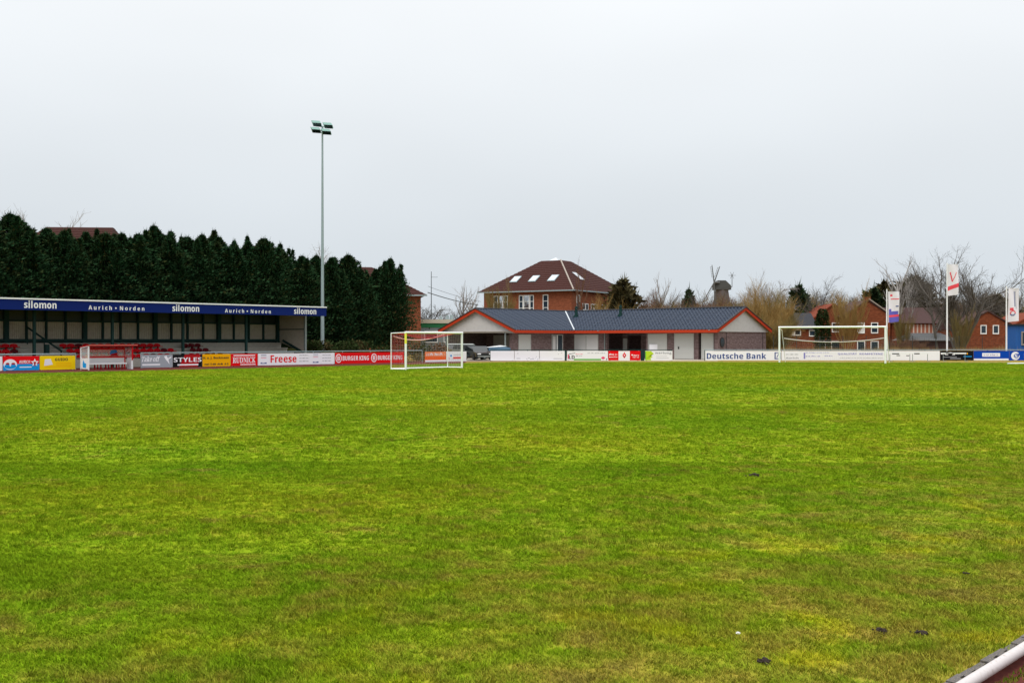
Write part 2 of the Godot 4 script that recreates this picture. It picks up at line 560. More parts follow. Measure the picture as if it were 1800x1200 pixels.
func sx(px: float, z: float) -> float:
	return along(SO, SA, z, px)

func seat_mesh() -> ArrayMesh:
	var b := MB.new()
	# a moulded shell: curved back and seat pan
	var prof := [Vector2(-0.01, 0.19), Vector2(-0.02, 0.1), Vector2(-0.01, 0.03), Vector2(0.05, 0.0), Vector2(0.30, 0.02), Vector2(0.33, -0.02)]
	for i in prof.size() - 1:
		for k in 4:
			var x0 := -0.2 + 0.1 * k
			var x1 := x0 + 0.1
			var c0 := 0.05 * (x0 / 0.2) * (x0 / 0.2)
			var c1 := 0.05 * (x1 / 0.2) * (x1 / 0.2)
			var p: Vector2 = prof[i]
			var q: Vector2 = prof[i + 1]
			var top0 := -0.06 * pow(absf(x0) / 0.2, 3.0) if i == 0 else 0.0
			var top1 := -0.06 * pow(absf(x1) / 0.2, 3.0) if i == 0 else 0.0
			b.quad(Vector3(x0, p.y + top0, p.x + c0), Vector3(x0, q.y, q.x + c0), Vector3(x1, q.y, q.x + c1), Vector3(x1, p.y + top1, p.x + c1))
	b.span(-0.04, 0.04, -0.12, 0.0, 0.08, 0.2)
	return b.mesh()

func grandstand() -> void:
	var t := thing("grandstand", "long low covered grandstand with dark blue lettered roof edge and red seats", "grandstand", SO, SA)
	var s0 := -10.0
	var s1 := sx(537, -3.0)
	var fe := sx(573, -1.5)
	# terraces
	var steps := [[-3.55, 0.45], [-4.3, 0.78], [-5.0, 1.08], [-5.7, 1.42]]
	for i in 4:
		var z0: float = steps[i][0]
		var z1: float = steps[i + 1][0] if i < 3 else -6.35
		var stp := part_box("terrace_step", M.concrete, t, s0, s1 - 0.06, 0.0, steps[i][1] - 0.08, z1, z0 - (0.0 if i == 0 else 0.002))
		part_box("tread_slab", M.concrete_light, stp, s0, s1 - 0.062, steps[i][1] - 0.079, steps[i][1], z1 + 0.08, z0 + (0.0 if i == 0 else 0.07))
	part_box("front_wall", M.concrete_light, t, s0, s1 - 0.06, 0.0, 0.5, -3.548, -3.4)
	# back wall: bays of beige panels, dark sheets above, steel frame
	var cols := [-84.0, 10.0, 148.0, 272.0, 384.0, 488.0]
	for i in cols.size():
		var x := sx(cols[i], -6.0) if i > 0 else s0
		part_box("back_column", M.stand_steel, t, x - 0.13, x + 0.13, 1.42, 3.45, -6.16, -5.9)
		if i == cols.size() - 1: break
		var xn := sx(cols[i + 1], -6.0)
		for k in 4:
			var a := lerpf(x, xn, k / 4.0)
			var b := lerpf(x, xn, (k + 1) / 4.0)
			if k > 0: part_box("mullion", M.stand_steel, t, a - 0.045, a + 0.045, 1.44, 3.45, -6.12, -5.95)
			var pb := MB.new()          # ribbed sheet
			var nr := 9
			for r in nr:
				var u0 := lerpf(a + 0.03, b - 0.03, float(r) / nr)
				var u1 := lerpf(a + 0.03, b - 0.03, (r + 0.82) / nr)
				pb.span(u0, u1, 1.66, 2.66, -6.15, -6.1)
			pb.span(a, b, 1.66, 2.66, -6.2, -6.15)
			obj("wall_panel", pb, M.stand_panel, t)
			part_box("upper_panel", M.stand_upper, t, a, b, 2.74, 3.42, -6.2, -6.12)
	part_box("lower_rail", M.stand_steel, t, s0, s1 - 0.1, 1.5, 1.66, -6.13, -5.92)
	part_box("middle_rail", M.stand_steel, t, s0, s1 - 0.1, 2.66, 2.74, -6.13, -5.92)
	part_box("rear_sheet", M.stand_upper, t, s0, s1, 1.3, 3.5, -6.4, -6.3)
	# end wall with its lower edge stepping down with the terrace
	var e := MB.new()
	e.prism([Vector3(s1 - 0.03, 0.7, -3.05), Vector3(s1 - 0.03, 3.3, -3.05), Vector3(s1 - 0.03, 3.42, -6.2), Vector3(s1 - 0.03, 1.55, -6.2), Vector3(s1 - 0.03, 1.55, -5.4)], Vector3(0.06, 0, 0))
	obj("end_wall", e, M.stand_panel, t)
	part_box("end_rail", M.stand_steel, t, s1 - 0.07, s1 - 0.032, 2.3, 2.36, -6.1, -3.1)
	e = MB.new()
	e.bar(Vector3(s1 - 0.06, 1.58, -5.5), Vector3(s1 - 0.06, 0.72, -3.1), 0.05, 0.16)
	obj("end_trim", e, M.stand_steel, t)
	# roof
	e = MB.new()
	e.prism([Vector3(s0, 3.72, -1.56), Vector3(s0, 3.78, -1.56), Vector3(s0, 3.56, -6.6), Vector3(s0, 3.5, -6.6)], Vector3(fe - s0 - 0.05, 0, 0))
	obj("roof_sheet", e, M.stand_steel, t)
	for i in 12:
		var x := lerpf(s0 + 0.5, s1, i / 11.0)
		e = MB.new()
		e.bar(Vector3(x, 3.58, -1.7), Vector3(x, 3.4, -6.2), 0.1, 0.22)
		obj("rafter", e, M.stand_steel, t)
	var fa := part_box("fascia", M.fascia_blue, t, s0, fe, 3.2, 3.75, -1.55, -1.48)
	part_box("gutter", M.white_paint, fa, s0, fe + 0.02, 3.752, 3.83, -1.58, -1.44)
	for w in [[70.0, 57.0, "silomon"], [326.0, 47.0, "silomon"], [536.0, 39.0, "silomon"]]:
		var a := sx(w[0] - w[1] / 2, -1.48)
		var b := sx(w[0] + w[1] / 2, -1.48)
		text(w[2], M.white_paint, fa, (a + b) / 2, 3.5, b - a, 0.4, -1.478)
	for w in [[155.0, 253.0], [395.0, 475.5]]:
		var a := sx(w[0], -1.48)
		var b := sx(w[1], -1.48)
		text("A u r i c h  •  N o r d e n", M.white_paint, fa, (a + b) / 2, 3.41, b - a, 0.24, -1.478)
	for px in [60.0, 197.5, 321.7, 433.0, 537.0]:
		var x := sx(px, -3.0)
		part_box("front_post", M.stand_steel if px < 530 else M.pipe_grey, t, x - 0.07, x + 0.07, 0.0, 3.62, -3.12, -2.98)
	# seats
	var sm := seat_mesh()
	var rows := [[-5.35, 1.2, [[-60.0, 31.0, 0], [103.0, 292.0, 0], [318.0, 361.0, 1]]], [-4.65, 0.9, [[-60.0, 43.0, 0], [115.0, 306.0, 0], [332.0, 374.0, 1]]], [-3.95, 0.58, [[-60.0, 30.0, 0], [133.0, 300.0, 0], [330.0, 356.0, 0], [358.0, 392.0, 1]]]]
	for r in rows:
		for run in r[2]:
			var a := sx(run[0], r[0])
			var b := sx(run[1], r[0])
			var k := int((b - a) / 0.46)
			for i in k:
				var dark: bool = run[2] == 1 or rng.randf() < 0.08
				var o := MeshInstance3D.new()
				o.name = "seat"
				o.mesh = sm
				o.material_override = M.seat_dark if dark else M.seat_red
				t.add_child(o, true)
				o.position = Vector3(a + 0.23 + i * 0.46, r[1], r[0])
				o.scale = Vector3(1.1, 1.0, 1.0)
	# aisle stair rail
	var ra := sx(46, -5.6)
	var rb := sx(108, -3.7)
	e = MB.new()
	e.bar(Vector3(ra, 2.35, -5.6), Vector3(rb, 0.95, -3.7), 0.06, 0.09)
	obj("stair_rail", e, M.stand_steel, t)
	for k in [0.02, 0.5, 0.98]:
		var p := Vector3(ra, 2.33, -5.6).lerp(Vector3(rb, 0.93, -3.7), k)
		e = MB.new()
		e.tube(p - Vector3(0, 0.95, 0), p, 0.03, 0.03, 6)
		obj("rail_post", e, M.stand_steel, t)
	part_box("junction_box", M.stand_steel, t, sx(78, -4.4), sx(85, -4.4), 0.78, 1.35, -4.5, -4.3)

# ---------------------------------------------------------------- advertising boards
func board(called: String, label: String, x0: float, x1: float, face: Material, origin := SO, deg := SA, grp := "advertising boards along the grandstand", bottom := 0.03, top := 0.76) -> Node3D:
	var t := Node3D.new()
	t.name = numbered(called)
	add_child(t, true)
	t.rotation_degrees.y = deg
	t.position = origin + Basis(Vector3.UP, deg_to_rad(deg)) * Vector3((x0 + x1) / 2, 0, 0)
	meta(t, label, "advertising board", grp)
	var w := x1 - x0
	part_box("panel", face, t, -w / 2 + 0.01, w / 2 - 0.01, bottom, top, -0.03, 0.0)
	for x in [-w / 2 + 0.12, w / 2 - 0.12]:
		part_box("post", M.galvanised, t, x - 0.03, x + 0.03, 0.0, top + 0.02, -0.1, -0.031)
	return t

func print_box(mat_: Material, t: Node, x0: float, x1: float, y0: float, y1: float, lift := 0.004) -> void:
	part_box("print", mat_, t, x0, x1, y0, y1, -0.001, lift)

func print_shape(mat_: Material, t: Node, pts: Array, lift := 0.005) -> void:
	var b := MB.new()
	var p := []
	for q in pts: p.append(Vector3(q[0], q[1], -0.001))
	b.prism(p, Vector3(0, 0, lift))
	obj("print", b, mat_, t)

func disc(mat_: Material, t: Node, cx: float, cy: float, rx: float, ry: float, lift := 0.005) -> void:
	var pts := []
	for i in 20: pts.append([cx + cos(TAU * i / 20) * rx, cy + sin(TAU * i / 20) * ry])
	print_shape(mat_, t, pts, lift)

func strokes(mat_: Material, t: Node, cx: float, cy: float, w: float, h: float, lift := 0.004) -> void:     # writing too small to read
	var b := MB.new()
	var x := cx - w / 2
	var k := 0
	while x < cx + w / 2 - 0.02:
		var lw := minf(h * rng.randf_range(0.35, 0.7), cx + w / 2 - x)
		var hh := h * (1.0 if rng.randf() < 0.35 else 0.72)
		b.span(x, x + lw * 0.35, cy - h / 2, cy - h / 2 + hh, -0.001, lift)
		if rng.randf() < 0.7: b.span(x + lw * 0.352, x + lw * 0.8, cy - h / 2 + hh * rng.randf_range(0.0, 0.7), cy - h / 2 + hh * rng.randf_range(0.75, 1.0), -0.001, lift)
		x += lw * 1.05
		k += 1
		if k % 6 == 5: x += h * 0.5
	obj("lettering", b, mat_, t)

func boards_left() -> void:
	var X := func(px): return sx(px, 0)
	board("advertising_board", "plain white advertising board cut off by the left edge of the photo", X.call(-60), X.call(3.5), M.board_white)
	var a: float
	var w: float
	# red over blue
	var t := board("advertising_board", "red over blue advertising board with a white dome emblem and star", X.call(4), X.call(68.5), M.red)
	w = X.call(68.5) - X.call(4)
	print_box(M.sky_blue, t, -w / 2 + 0.011, w / 2 - 0.011, 0.031, 0.36)
	disc(M.board_white, t, -w * 0.3, 0.34, 0.34, 0.27, 0.006)
	disc(M.sky_blue, t, -w * 0.3, 0.25, 0.3, 0.14, 0.009)
	disc(M.deep_red, t, -w * 0.37, 0.38, 0.1, 0.05, 0.011)
	disc(M.deep_red, t, -w * 0.22, 0.38, 0.1, 0.05, 0.011)
	disc(M.board_white, t, -w * 0.3, 0.38, 0.05, 0.14, 0.013)
	text("AURICH", M.board_white, t, w * 0.09, 0.47, 0.56, 0.14, 0.003)
	print_box(M.board_white, t, -w * 0.05, w * 0.28, 0.17, 0.22, 0.007)
	var star := []
	for i in 10:
		var r := 0.22 if i % 2 == 0 else 0.1
		star.append([w * 0.37 + sin(TAU * i / 10) * r, 0.42 + cos(TAU * i / 10) * r])
	for i in 10:
		print_shape(M.board_white, t, [[w * 0.37, 0.42], star[(i + 1) % 10], star[i]], 0.008)
	print_shape(M.deep_red, t, [[w * 0.37, 0.2], [w * 0.41, 0.46], [w * 0.33, 0.46]], 0.012)
	# yellow
	t = board("advertising_board", "bright yellow advertising board with a grey patch and dark heading", X.call(69), X.call(132), M.yellow)
	w = X.call(132) - X.call(69)
	print_shape(M.flag_white, t, [[-w * 0.38, 0.24], [-w * 0.14, 0.3], [-w * 0.2, 0.6], [-w * 0.36, 0.58]])
	text("GUIDO", M.black, t, w * 0.1, 0.57, 0.7, 0.15, 0.003)
	for k in 3: print_box(M.amber, t, -w * 0.05 - (w * 0.3 if k == 2 else 0.0), w * 0.38, 0.36 - k * 0.09, 0.39 - k * 0.09)
	# grey
	t = board("advertising_board", "silver grey advertising board with white script and a leaping white figure", X.call(247), X.call(303), M.grey_board)
	w = X.call(303) - X.call(247)
	text("Take off", M.board_white, t, -w * 0.2, 0.52, w * 0.56, 0.3, 0.003, true, 0.25)
	print_box(M.board_white, t, -w * 0.46, w * 0.1, 0.16, 0.24)
	print_shape(M.board_white, t, [[w * 0.22, 0.66], [w * 0.27, 0.5], [w * 0.4, 0.2], [w * 0.36, 0.5], [w * 0.3, 0.7]])
	print_shape(M.board_white, t, [[w * 0.28, 0.42], [w * 0.44, 0.56], [w * 0.46, 0.66], [w * 0.34, 0.54]], 0.007)
	# black and red
	t = board("advertising_board", "black advertising board with large white capitals over a red patch", X.call(303.3), X.call(355), M.black_board)
	w = X.call(355) - X.call(303.3)
	print_shape(M.deep_red, t, [[-w * 0.3, 0.04], [w * 0.34, 0.04], [w * 0.44, 0.74], [-w * 0.1, 0.74]], 0.004)
	text("STYLES", M.board_white, t, 0, 0.45, w * 0.95, 0.26, 0.004)
	print_box(M.board_white, t, -w * 0.35, w * 0.36, 0.12, 0.2, 0.008)
	# amber
	t = board("advertising_board", "amber yellow advertising board with two lines of thin dark writing", X.call(355.3), X.call(405), M.amber)
	w = X.call(405) - X.call(355.3)
	text("H. u. J. Beekmann", M.black, t, -w * 0.02, 0.53, w * 0.9, 0.17, 0.003)
	strokes(M.black, t, 0, 0.17, w * 0.88, 0.13)
	# red
	t = board("advertising_board", "red advertising board with tall white serif capitals, beside the amber one", X.call(405.3), X.call(452.5), M.red)
	w = X.call(452.5) - X.call(405.3)
	text("RUDNICK", M.board_white, t, -w * 0.01, 0.38, w * 0.84, 0.34, 0.003, true)
	print_box(M.board_white, t, -w * 0.4, w * 0.4, 0.63, 0.69)
	print_box(M.board_white, t, -w * 0.15, w * 0.42, 0.08, 0.13)
	# white with red word
	t = board("advertising_board", "long white advertising board with red word and small blue emblems", X.call(453), X.call(588), M.board_white)
	w = X.call(588) - X.call(453)
	text("Freese", M.red, t, -w * 0.18, 0.42, w * 0.33, 0.46, 0.003)
	for cx in [-w * 0.43, w * 0.24]:
		for k in 3: print_box([M.bank_blue, M.grey_print, M.pink_print][k], t, cx - 0.2, cx + 0.2, 0.66 - k * 0.09, 0.685 - k * 0.09)
		print_shape(M.bank_blue, t, [[cx - 0.22, 0.13], [cx + 0.22, 0.13], [cx + 0.22, 0.22], [cx, 0.15], [cx - 0.22, 0.22]])
	for k in 3:
		strokes(M.grey_print, t, w * 0.09, 0.63 - k * 0.19, w * 0.13, 0.07)
		strokes(M.grey_print, t, w * 0.39, 0.63 - k * 0.19, w * 0.12, 0.07)
	# red, two words twice
	t = board("advertising_board", "long red advertising board with a round emblem and white words twice", X.call(588.5), X.call(710), M.red)
	w = X.call(710) - X.call(588.5)
	for k in 2:
		var cx := -w * 0.45 + k * w * 0.5
		disc(M.board_white, t, cx, 0.39, 0.26, 0.29)
		disc(M.red, t, cx, 0.39, 0.2, 0.23, 0.007)
		text("B", M.board_white, t, cx, 0.39, 0.22, 0.28, 0.006)
		text("BURGER KING", M.board_white, t, cx + w * 0.24, 0.39, w * 0.37, 0.3, 0.003)
	# orange
	t = board("advertising_board", "orange advertising board with pale lettering and white foot seen through goal", X.call(747), X.call(784), M.orange, SO, SA, "advertising boards by the club house drive")
	w = X.call(784) - X.call(747)
	print_box(M.board_white, t, -w / 2 + 0.011, w / 2 - 0.011, 0.031, 0.17)
	print_box(M.orange_pale, t, -w / 2 + 0.011, w / 2 - 0.011, 0.42, 0.755)
	strokes(M.flag_white, t, 0, 0.58, w * 0.86, 0.22, 0.006)
	t = board("advertising_board", "white advertising board with red stripe behind the right post of goal", X.call(784.4), X.call(820), M.board_white, SO, SA, "advertising boards by the club house drive")
	w = X.call(820) - X.call(784.4)
	print_box(M.red, t, -w * 0.38, w * 0.22, 0.22, 0.36)
	disc(M.board_white, t, -w * 0.27, 0.33, 0.22, 0.13, 0.007)
	disc(M.sky_blue, t, -w * 0.27, 0.45, 0.1, 0.08, 0.009)
	print_box(M.grey_print, t, -w * 0.15, w * 0.3, 0.5, 0.53)
	# hand rails behind the boards
	for seg in [[-60.0, 132.0, "low grey tube rail behind the boards at the left edge"], [247.0, 742.0, "long grey tube rail behind the boards in front of the conifers"]]:
		var xa: float = sx(seg[0], -0.25)
		var xb: float = sx(seg[1], -0.25)
		var r := thing("hand_rail", seg[2], "rail", SO + Basis(Vector3.UP, deg_to_rad(SA)) * Vector3(xa, 0, -0.25), SA, "hand rails behind the boards")
		var b := MB.new()
		b.tube(Vector3(0, 0.86, 0), Vector3(xb - xa, 0.86, 0), 0.028, 0.028, 6)
		obj("rail", b, M.galvanised, r)
		var k := int((xb - xa) / 2.4)
		for i in k + 1:
			b = MB.new()
			b.tube(Vector3((xb - xa) * i / k, 0, 0), Vector3((xb - xa) * i / k, 0.86, 0), 0.028, 0.028, 6)
			obj("post", b, M.galvanised, r)

const RD := 83.6
func boards_right() -> void:
	var o := Vector3(0, 0, -RD)
	var X := func(px): return (px - 900.0) / F * RD
	var grp := "advertising boards along the far end of the field"
	var B := func(label, p0, p1, m): return board("advertising_board", label, X.call(p0), X.call(p1), m, o, 0.0, grp)
	var t: Node3D
	var w: float
	B.call("clean blank white board, first right of the parked car", 862.0, 904.0, M.board_white)
	t = B.call("white board with a few dark scuffs, middle of three blank ones", 904.3, 948.0, M.board_white)
	for q in [[-0.75, 0.55, 0.1], [-0.8, 0.16, 0.3], [-0.05, 0.14, 0.1], [0.1, 0.19, 0.12], [0.25, 0.12, 0.3], [0.62, 0.17, 0.06], [0.7, 0.3, 0.08], [0.8, 0.1, 0.1], [0.45, 0.22, 0.05]]:
		print_box(M.grey_print, t, q[0], q[0] + q[2], q[1], q[1] + 0.035)
	t = B.call("scuffed blank white board, third one left of dark post", 948.3, 993.0, M.board_white)
	for q in [[0.7, 0.6, 0.06], [0.45, 0.5, 0.06], [0.1, 0.15, 0.7], [-0.96, 0.3, 0.02], [-0.95, 0.05, 0.02]]:
		print_box(M.grey_print, t, q[0], q[0] + q[2], q[1], q[1] + 0.035)
	t = B.call("white board with dark outlined initials above a green foot strip", 996.5, 1069.0, M.board_white)
	w = X.call(1069.0) - X.call(996.5)
	print_box(M.green_print, t, -w * 0.33, w * 0.33, 0.04, 0.15)
	text("LD", M.black_board, t, -w * 0.38, 0.28, w * 0.14, 0.27, 0.003)
	print_box(M.pink_print, t, -w * 0.475, -w * 0.45, 0.14, 0.5)
	print_shape(M.black_board, t, [[-w * 0.45, 0.5], [-w * 0.3, 0.58], [-w * 0.3, 0.61], [-w * 0.45, 0.54]])
	strokes(M.pink_print, t, -w * 0.19, 0.52, w * 0.18, 0.09)
	strokes(M.grey_print, t, -w * 0.2, 0.38, w * 0.16, 0.08)
	strokes(M.grey_print, t, w * 0.22, 0.6, w * 0.44, 0.09)
	disc(M.pink_print, t, w * 0.38, 0.22, 0.14, 0.1)
	print_box(M.black_board, t, w * 0.455, w * 0.48, 0.08, 0.16)
	t = B.call("board in three fields, red, white with an emblem, red", 1069.3, 1126.0, M.red)
	w = X.call(1126.0) - X.call(1069.3)
	print_box(M.board_white, t, -w * 0.18, w * 0.17, 0.031, 0.755)
	strokes(M.board_white, t, -w * 0.34, 0.5, w * 0.26, 0.14)
	strokes(M.board_white, t, -w * 0.34, 0.3, w * 0.26, 0.14)
	disc(M.red, t, 0, 0.42, 0.14, 0.15, 0.007)
	disc(M.red, t, 0, 0.27, 0.07, 0.06, 0.007)
	disc(M.red, t, 0, 0.62, 0.04, 0.05, 0.007)
	disc(M.board_white, t, 0, 0.42, 0.04, 0.06, 0.009)
	disc(M.board_white, t, w * 0.24, 0.45, 0.06, 0.05, 0.005)
	strokes(M.board_white, t, w * 0.36, 0.42, w * 0.2, 0.12)
	strokes(M.board_white, t, w * 0.36, 0.27, w * 0.2, 0.09)
	t = B.call("white board with a lime green splash at its left end", 1134.0, 1182.5, M.board_white)
	w = X.call(1182.5) - X.call(1134.0)
	print_shape(M.lime, t, [[-w / 2 + 0.012, 0.035], [-w * 0.27, 0.035], [-w * 0.3, 0.2], [-w * 0.22, 0.3], [-w * 0.3, 0.42], [-w * 0.18, 0.55], [-w * 0.28, 0.75], [-w / 2 + 0.012, 0.75]])
	text("wartung", M.grey_print, t, w * 0.16, 0.58, w * 0.6, 0.22, 0.003)
	print_box(M.grey_print, t, -w * 0.1, w * 0.3, 0.34, 0.36)
	print_box(M.grey_print, t, -w * 0.1, w * 0.36, 0.2, 0.22)
	print_box(M.green_print, t, -w * 0.5 + 0.012, -w * 0.5 + 0.08, 0.1, 0.7, 0.008)
	t = B.call("white board with large dark blue bank name and square slash emblem", 1240.0, 1374.0, M.board_white)
	w = X.call(1374.0) - X.call(1240.0)
	text("Deutsche Bank", M.bank_blue, t, -w * 0.09, 0.37, w * 0.78, 0.46, 0.003)
	for q in [[0.41, 0.425, 0.12, 0.65], [0.475, 0.49, 0.12, 0.65], [0.425, 0.475, 0.12, 0.18], [0.425, 0.475, 0.59, 0.65]]: print_box(M.bank_blue, t, w * q[0], w * q[1], q[2], q[3])
	print_shape(M.bank_blue, t, [[w * 0.433, 0.22], [w * 0.443, 0.22], [w * 0.468, 0.55], [w * 0.458, 0.55]])
	t = B.call("long white board with faint grey and lilac print behind the far goal", 1374.4, 1559.0, M.board_white)
	w = X.call(1559.0) - X.call(1374.4)
	strokes(M.grey_print, t, -w * 0.4, 0.5, w * 0.12, 0.1)
	text("Aurich", M.grey_print, t, -w * 0.4, 0.22, w * 0.12, 0.13, 0.003)
	print_shape(M.lilac, t, [[-w * 0.29, 0.15], [-w * 0.275, 0.15], [-w * 0.275, 0.62], [-w * 0.29, 0.62]])
	strokes(M.lilac, t, -w * 0.2, 0.36, w * 0.14, 0.13)
	strokes(M.lilac, t, -w * 0.16, 0.63, w * 0.22, 0.07)
	strokes(M.lilac, t, -w * 0.05, 0.38, w * 0.08, 0.1)
	text("QUALITÄT  KOMPETENZ", M.lilac, t, w * 0.25, 0.53, w * 0.43, 0.18, 0.003)
	strokes(M.grey_print, t, w * 0.26, 0.22, w * 0.42, 0.06)
	t = B.call("plain white board standing behind the row of hurdles", 1559.4, 1653.0, M.board_white)
	t = B.call("black board with a white car outline and pale writing", 1653.3, 1712.0, M.black_board)
	w = X.call(1712.0) - X.call(1653.3)
	print_shape(M.board_white, t, [[-w * 0.36, 0.45], [-w * 0.05, 0.45], [-w * 0.1, 0.62], [-w * 0.2, 0.66], [-w * 0.32, 0.58]])
	print_box(M.black_board, t, -w * 0.26, -w * 0.14, 0.44, 0.52, 0.008)
	print_box(M.board_white, t, -w * 0.48, -w * 0.4, 0.5, 0.62)
	print_box(M.grey_print, t, -w * 0.2, w * 0.12, 0.14, 0.2)
	print_box(M.grey_print, t, -w * 0.42, w * 0.0, 0.26, 0.31)
	print_box(M.sky_blue, t, w * 0.2, w * 0.45, 0.3, 0.36)
	print_box(M.amber, t, w * 0.3, w * 0.33, 0.5, 0.62)
	t = B.call("blue board with white text panel and white foot strip", 1712.3, 1775.0, M.blue)
	w = X.call(1775.0) - X.call(1712.3)
	print_box(M.board_white, t, -w * 0.26, w * 0.24, 0.32, 0.6)
	strokes(M.lilac, t, -w * 0.01, 0.46, w * 0.42, 0.15, 0.007)
	print_box(M.board_white, t, -w * 0.5 + 0.012, w * 0.48, 0.035, 0.17)
	t = B.call("blue board with a round white letter at the right edge", 1775.3, 1850.0, M.blue)
	w = X.call(1850.0) - X.call(1775.3)
	disc(M.board_white, t, -w * 0.36, 0.38, 0.33, 0.32)
	disc(M.blue, t, -w * 0.34, 0.37, 0.2, 0.18, 0.007)
	print_box(M.blue, t, -w * 0.34, -w * 0.2, 0.42, 0.55, 0.008)
	text("S", M.board_white, t, -w * 0.345, 0.37, 0.24, 0.24, 0.006)
	strokes(M.board_white, t, w * 0.1, 0.52, w * 0.5, 0.16)
	strokes(M.board_white, t, w * 0.0, 0.26, w * 0.3, 0.16)
	var pst := obj("board_post", (func(): var b := MB.new(); b.span(X.call(993.3), X.call(996.2), 0, 0.8, -RD - 0.06, -RD + 0.04); return b).call(), M.stand_steel)
	meta(pst, "dark square post between scuffed white board and green striped board", "post")
	pst = obj("board_post", (func(): var b := MB.new(); b.span(X.call(1127.0), X.call(1133.5), 0, 0.76, -RD - 0.3, -RD - 0.2); return b).call(), M.stand_steel)
	meta(pst, "dark gate post between red board and lime splashed board", "post")
	var rails := [[862.0, 993.0, "dark rail along the top of three blank white boards"], [1000.0, 1182.0, "dark rail behind the green striped and red boards"], [1240.0, 1850.0, "long pale rail behind the boards at the right end"]]
	for i in 3:
		var xa: float = X.call(rails[i][0])
		var xb: float = X.call(rails[i][1])
		var r := thing("hand_rail", rails[i][2], "rail", Vector3(xa, 0, -RD - 0.2), 0, "hand rails behind the far boards")
		var b := MB.new()
		b.tube(Vector3(0, 0.84, 0), Vector3(xb - xa, 0.84, 0), 0.03, 0.03, 6)
		obj("rail", b, M.stand_steel if i < 2 else M.galvanised, r)
		var k := int((xb - xa) / 2.4)
		for j in k + 1:
			b = MB.new()
			b.tube(Vector3((xb - xa) * j / k, 0, 0), Vector3((xb - xa) * j / k, 0.84, 0), 0.03, 0.03, 6)
			obj("post", b, M.stand_steel, r)

# ---------------------------------------------------------------- club house
const RA := -42.0
func tiled(b: MB, x0: float, x1: float, ztop: Callable, zbot: Callable, ridge: float, slope: float, side: float) -> void:
	# pantiles: waves along the ridge, courses down the slope
	var step := 0.075
	var n := int((x1 - x0) / step)
	var course := 0.36
	var cs := sqrt(1.0 + slope * slope)
	for i in n:
		var xa := x0 + i * step
		var xb := xa + step
		var wa := 0.055 * sin(xa / 0.33 * TAU)
		var wb := 0.055 * sin(xb / 0.33 * TAU)
		var za: float = ztop.call((xa + xb) / 2)
		var zb: float = zbot.call((xa + xb) / 2)
		var k0 := int(za / course)
		var k1 := int(ceil(zb / course))
		for k in range(k0, k1):
			var z0 := maxf(za, k * course)
			var z1 := minf(zb, (k + 1) * course)
			if z1 - z0 < 0.001: continue
			var y0 := ridge - slope * z0
			var y1 := ridge - slope * z1 + 0.025 * (z1 - k * course) / course
			var p := [Vector3(xa, y0 + wa, z0 * side), Vector3(xa, y1 + wa, z1 * side), Vector3(xb, y1 + wb, z1 * side), Vector3(xb, y0 + wb, z0 * side)]
			if side > 0: b.quad(p[0], p[1], p[2], p[3])
			else: b.quad(p[3], p[2], p[1], p[0])

func flatten(holder: Node3D) -> void:      # hands a turned holder's pieces over to the thing itself
	var t := holder.get_parent()
	for c in holder.get_children():
		var tr: Transform3D = holder.transform * c.transform
		var nm := String(c.name).rstrip("0123456789").trim_suffix("_")
		holder.remove_child(c)
		c.name = nm
		t.add_child(c, true)
		c.transform = tr
	t.remove_child(holder)
	holder.free()

func door(t: Node, mat_: Material, x0: float, x1: float, y1: float, z: float, ribs := 0, called := "door") -> MeshInstance3D:
	var fr := MB.new()
	fr.span(x0 - 0.06, x0, 0.0, y1 + 0.06, z - 0.01, z + 0.05)
	fr.span(x1, x1 + 0.06, 0.0, y1 + 0.06, z - 0.01, z + 0.05)
	fr.span(x0, x1, y1, y1 + 0.06, z - 0.01, z + 0.05)
	var o := obj(called, fr, M.door_grey, t)
	var b := MB.new()
	if ribs == 0: b.span(x0, x1, 0.02, y1, z - 0.02, z + 0.02)
	else:
		for i in ribs: b.span(x0, x1, 0.02 + (y1 - 0.02) * i / ribs + 0.008, 0.02 + (y1 - 0.02) * (i + 1) / ribs - 0.008, z - 0.02, z + 0.025)
		b.span(x0, x1, 0.02, y1, z - 0.03, z + 0.015)
	obj("leaf", b, mat_, o)
	return o

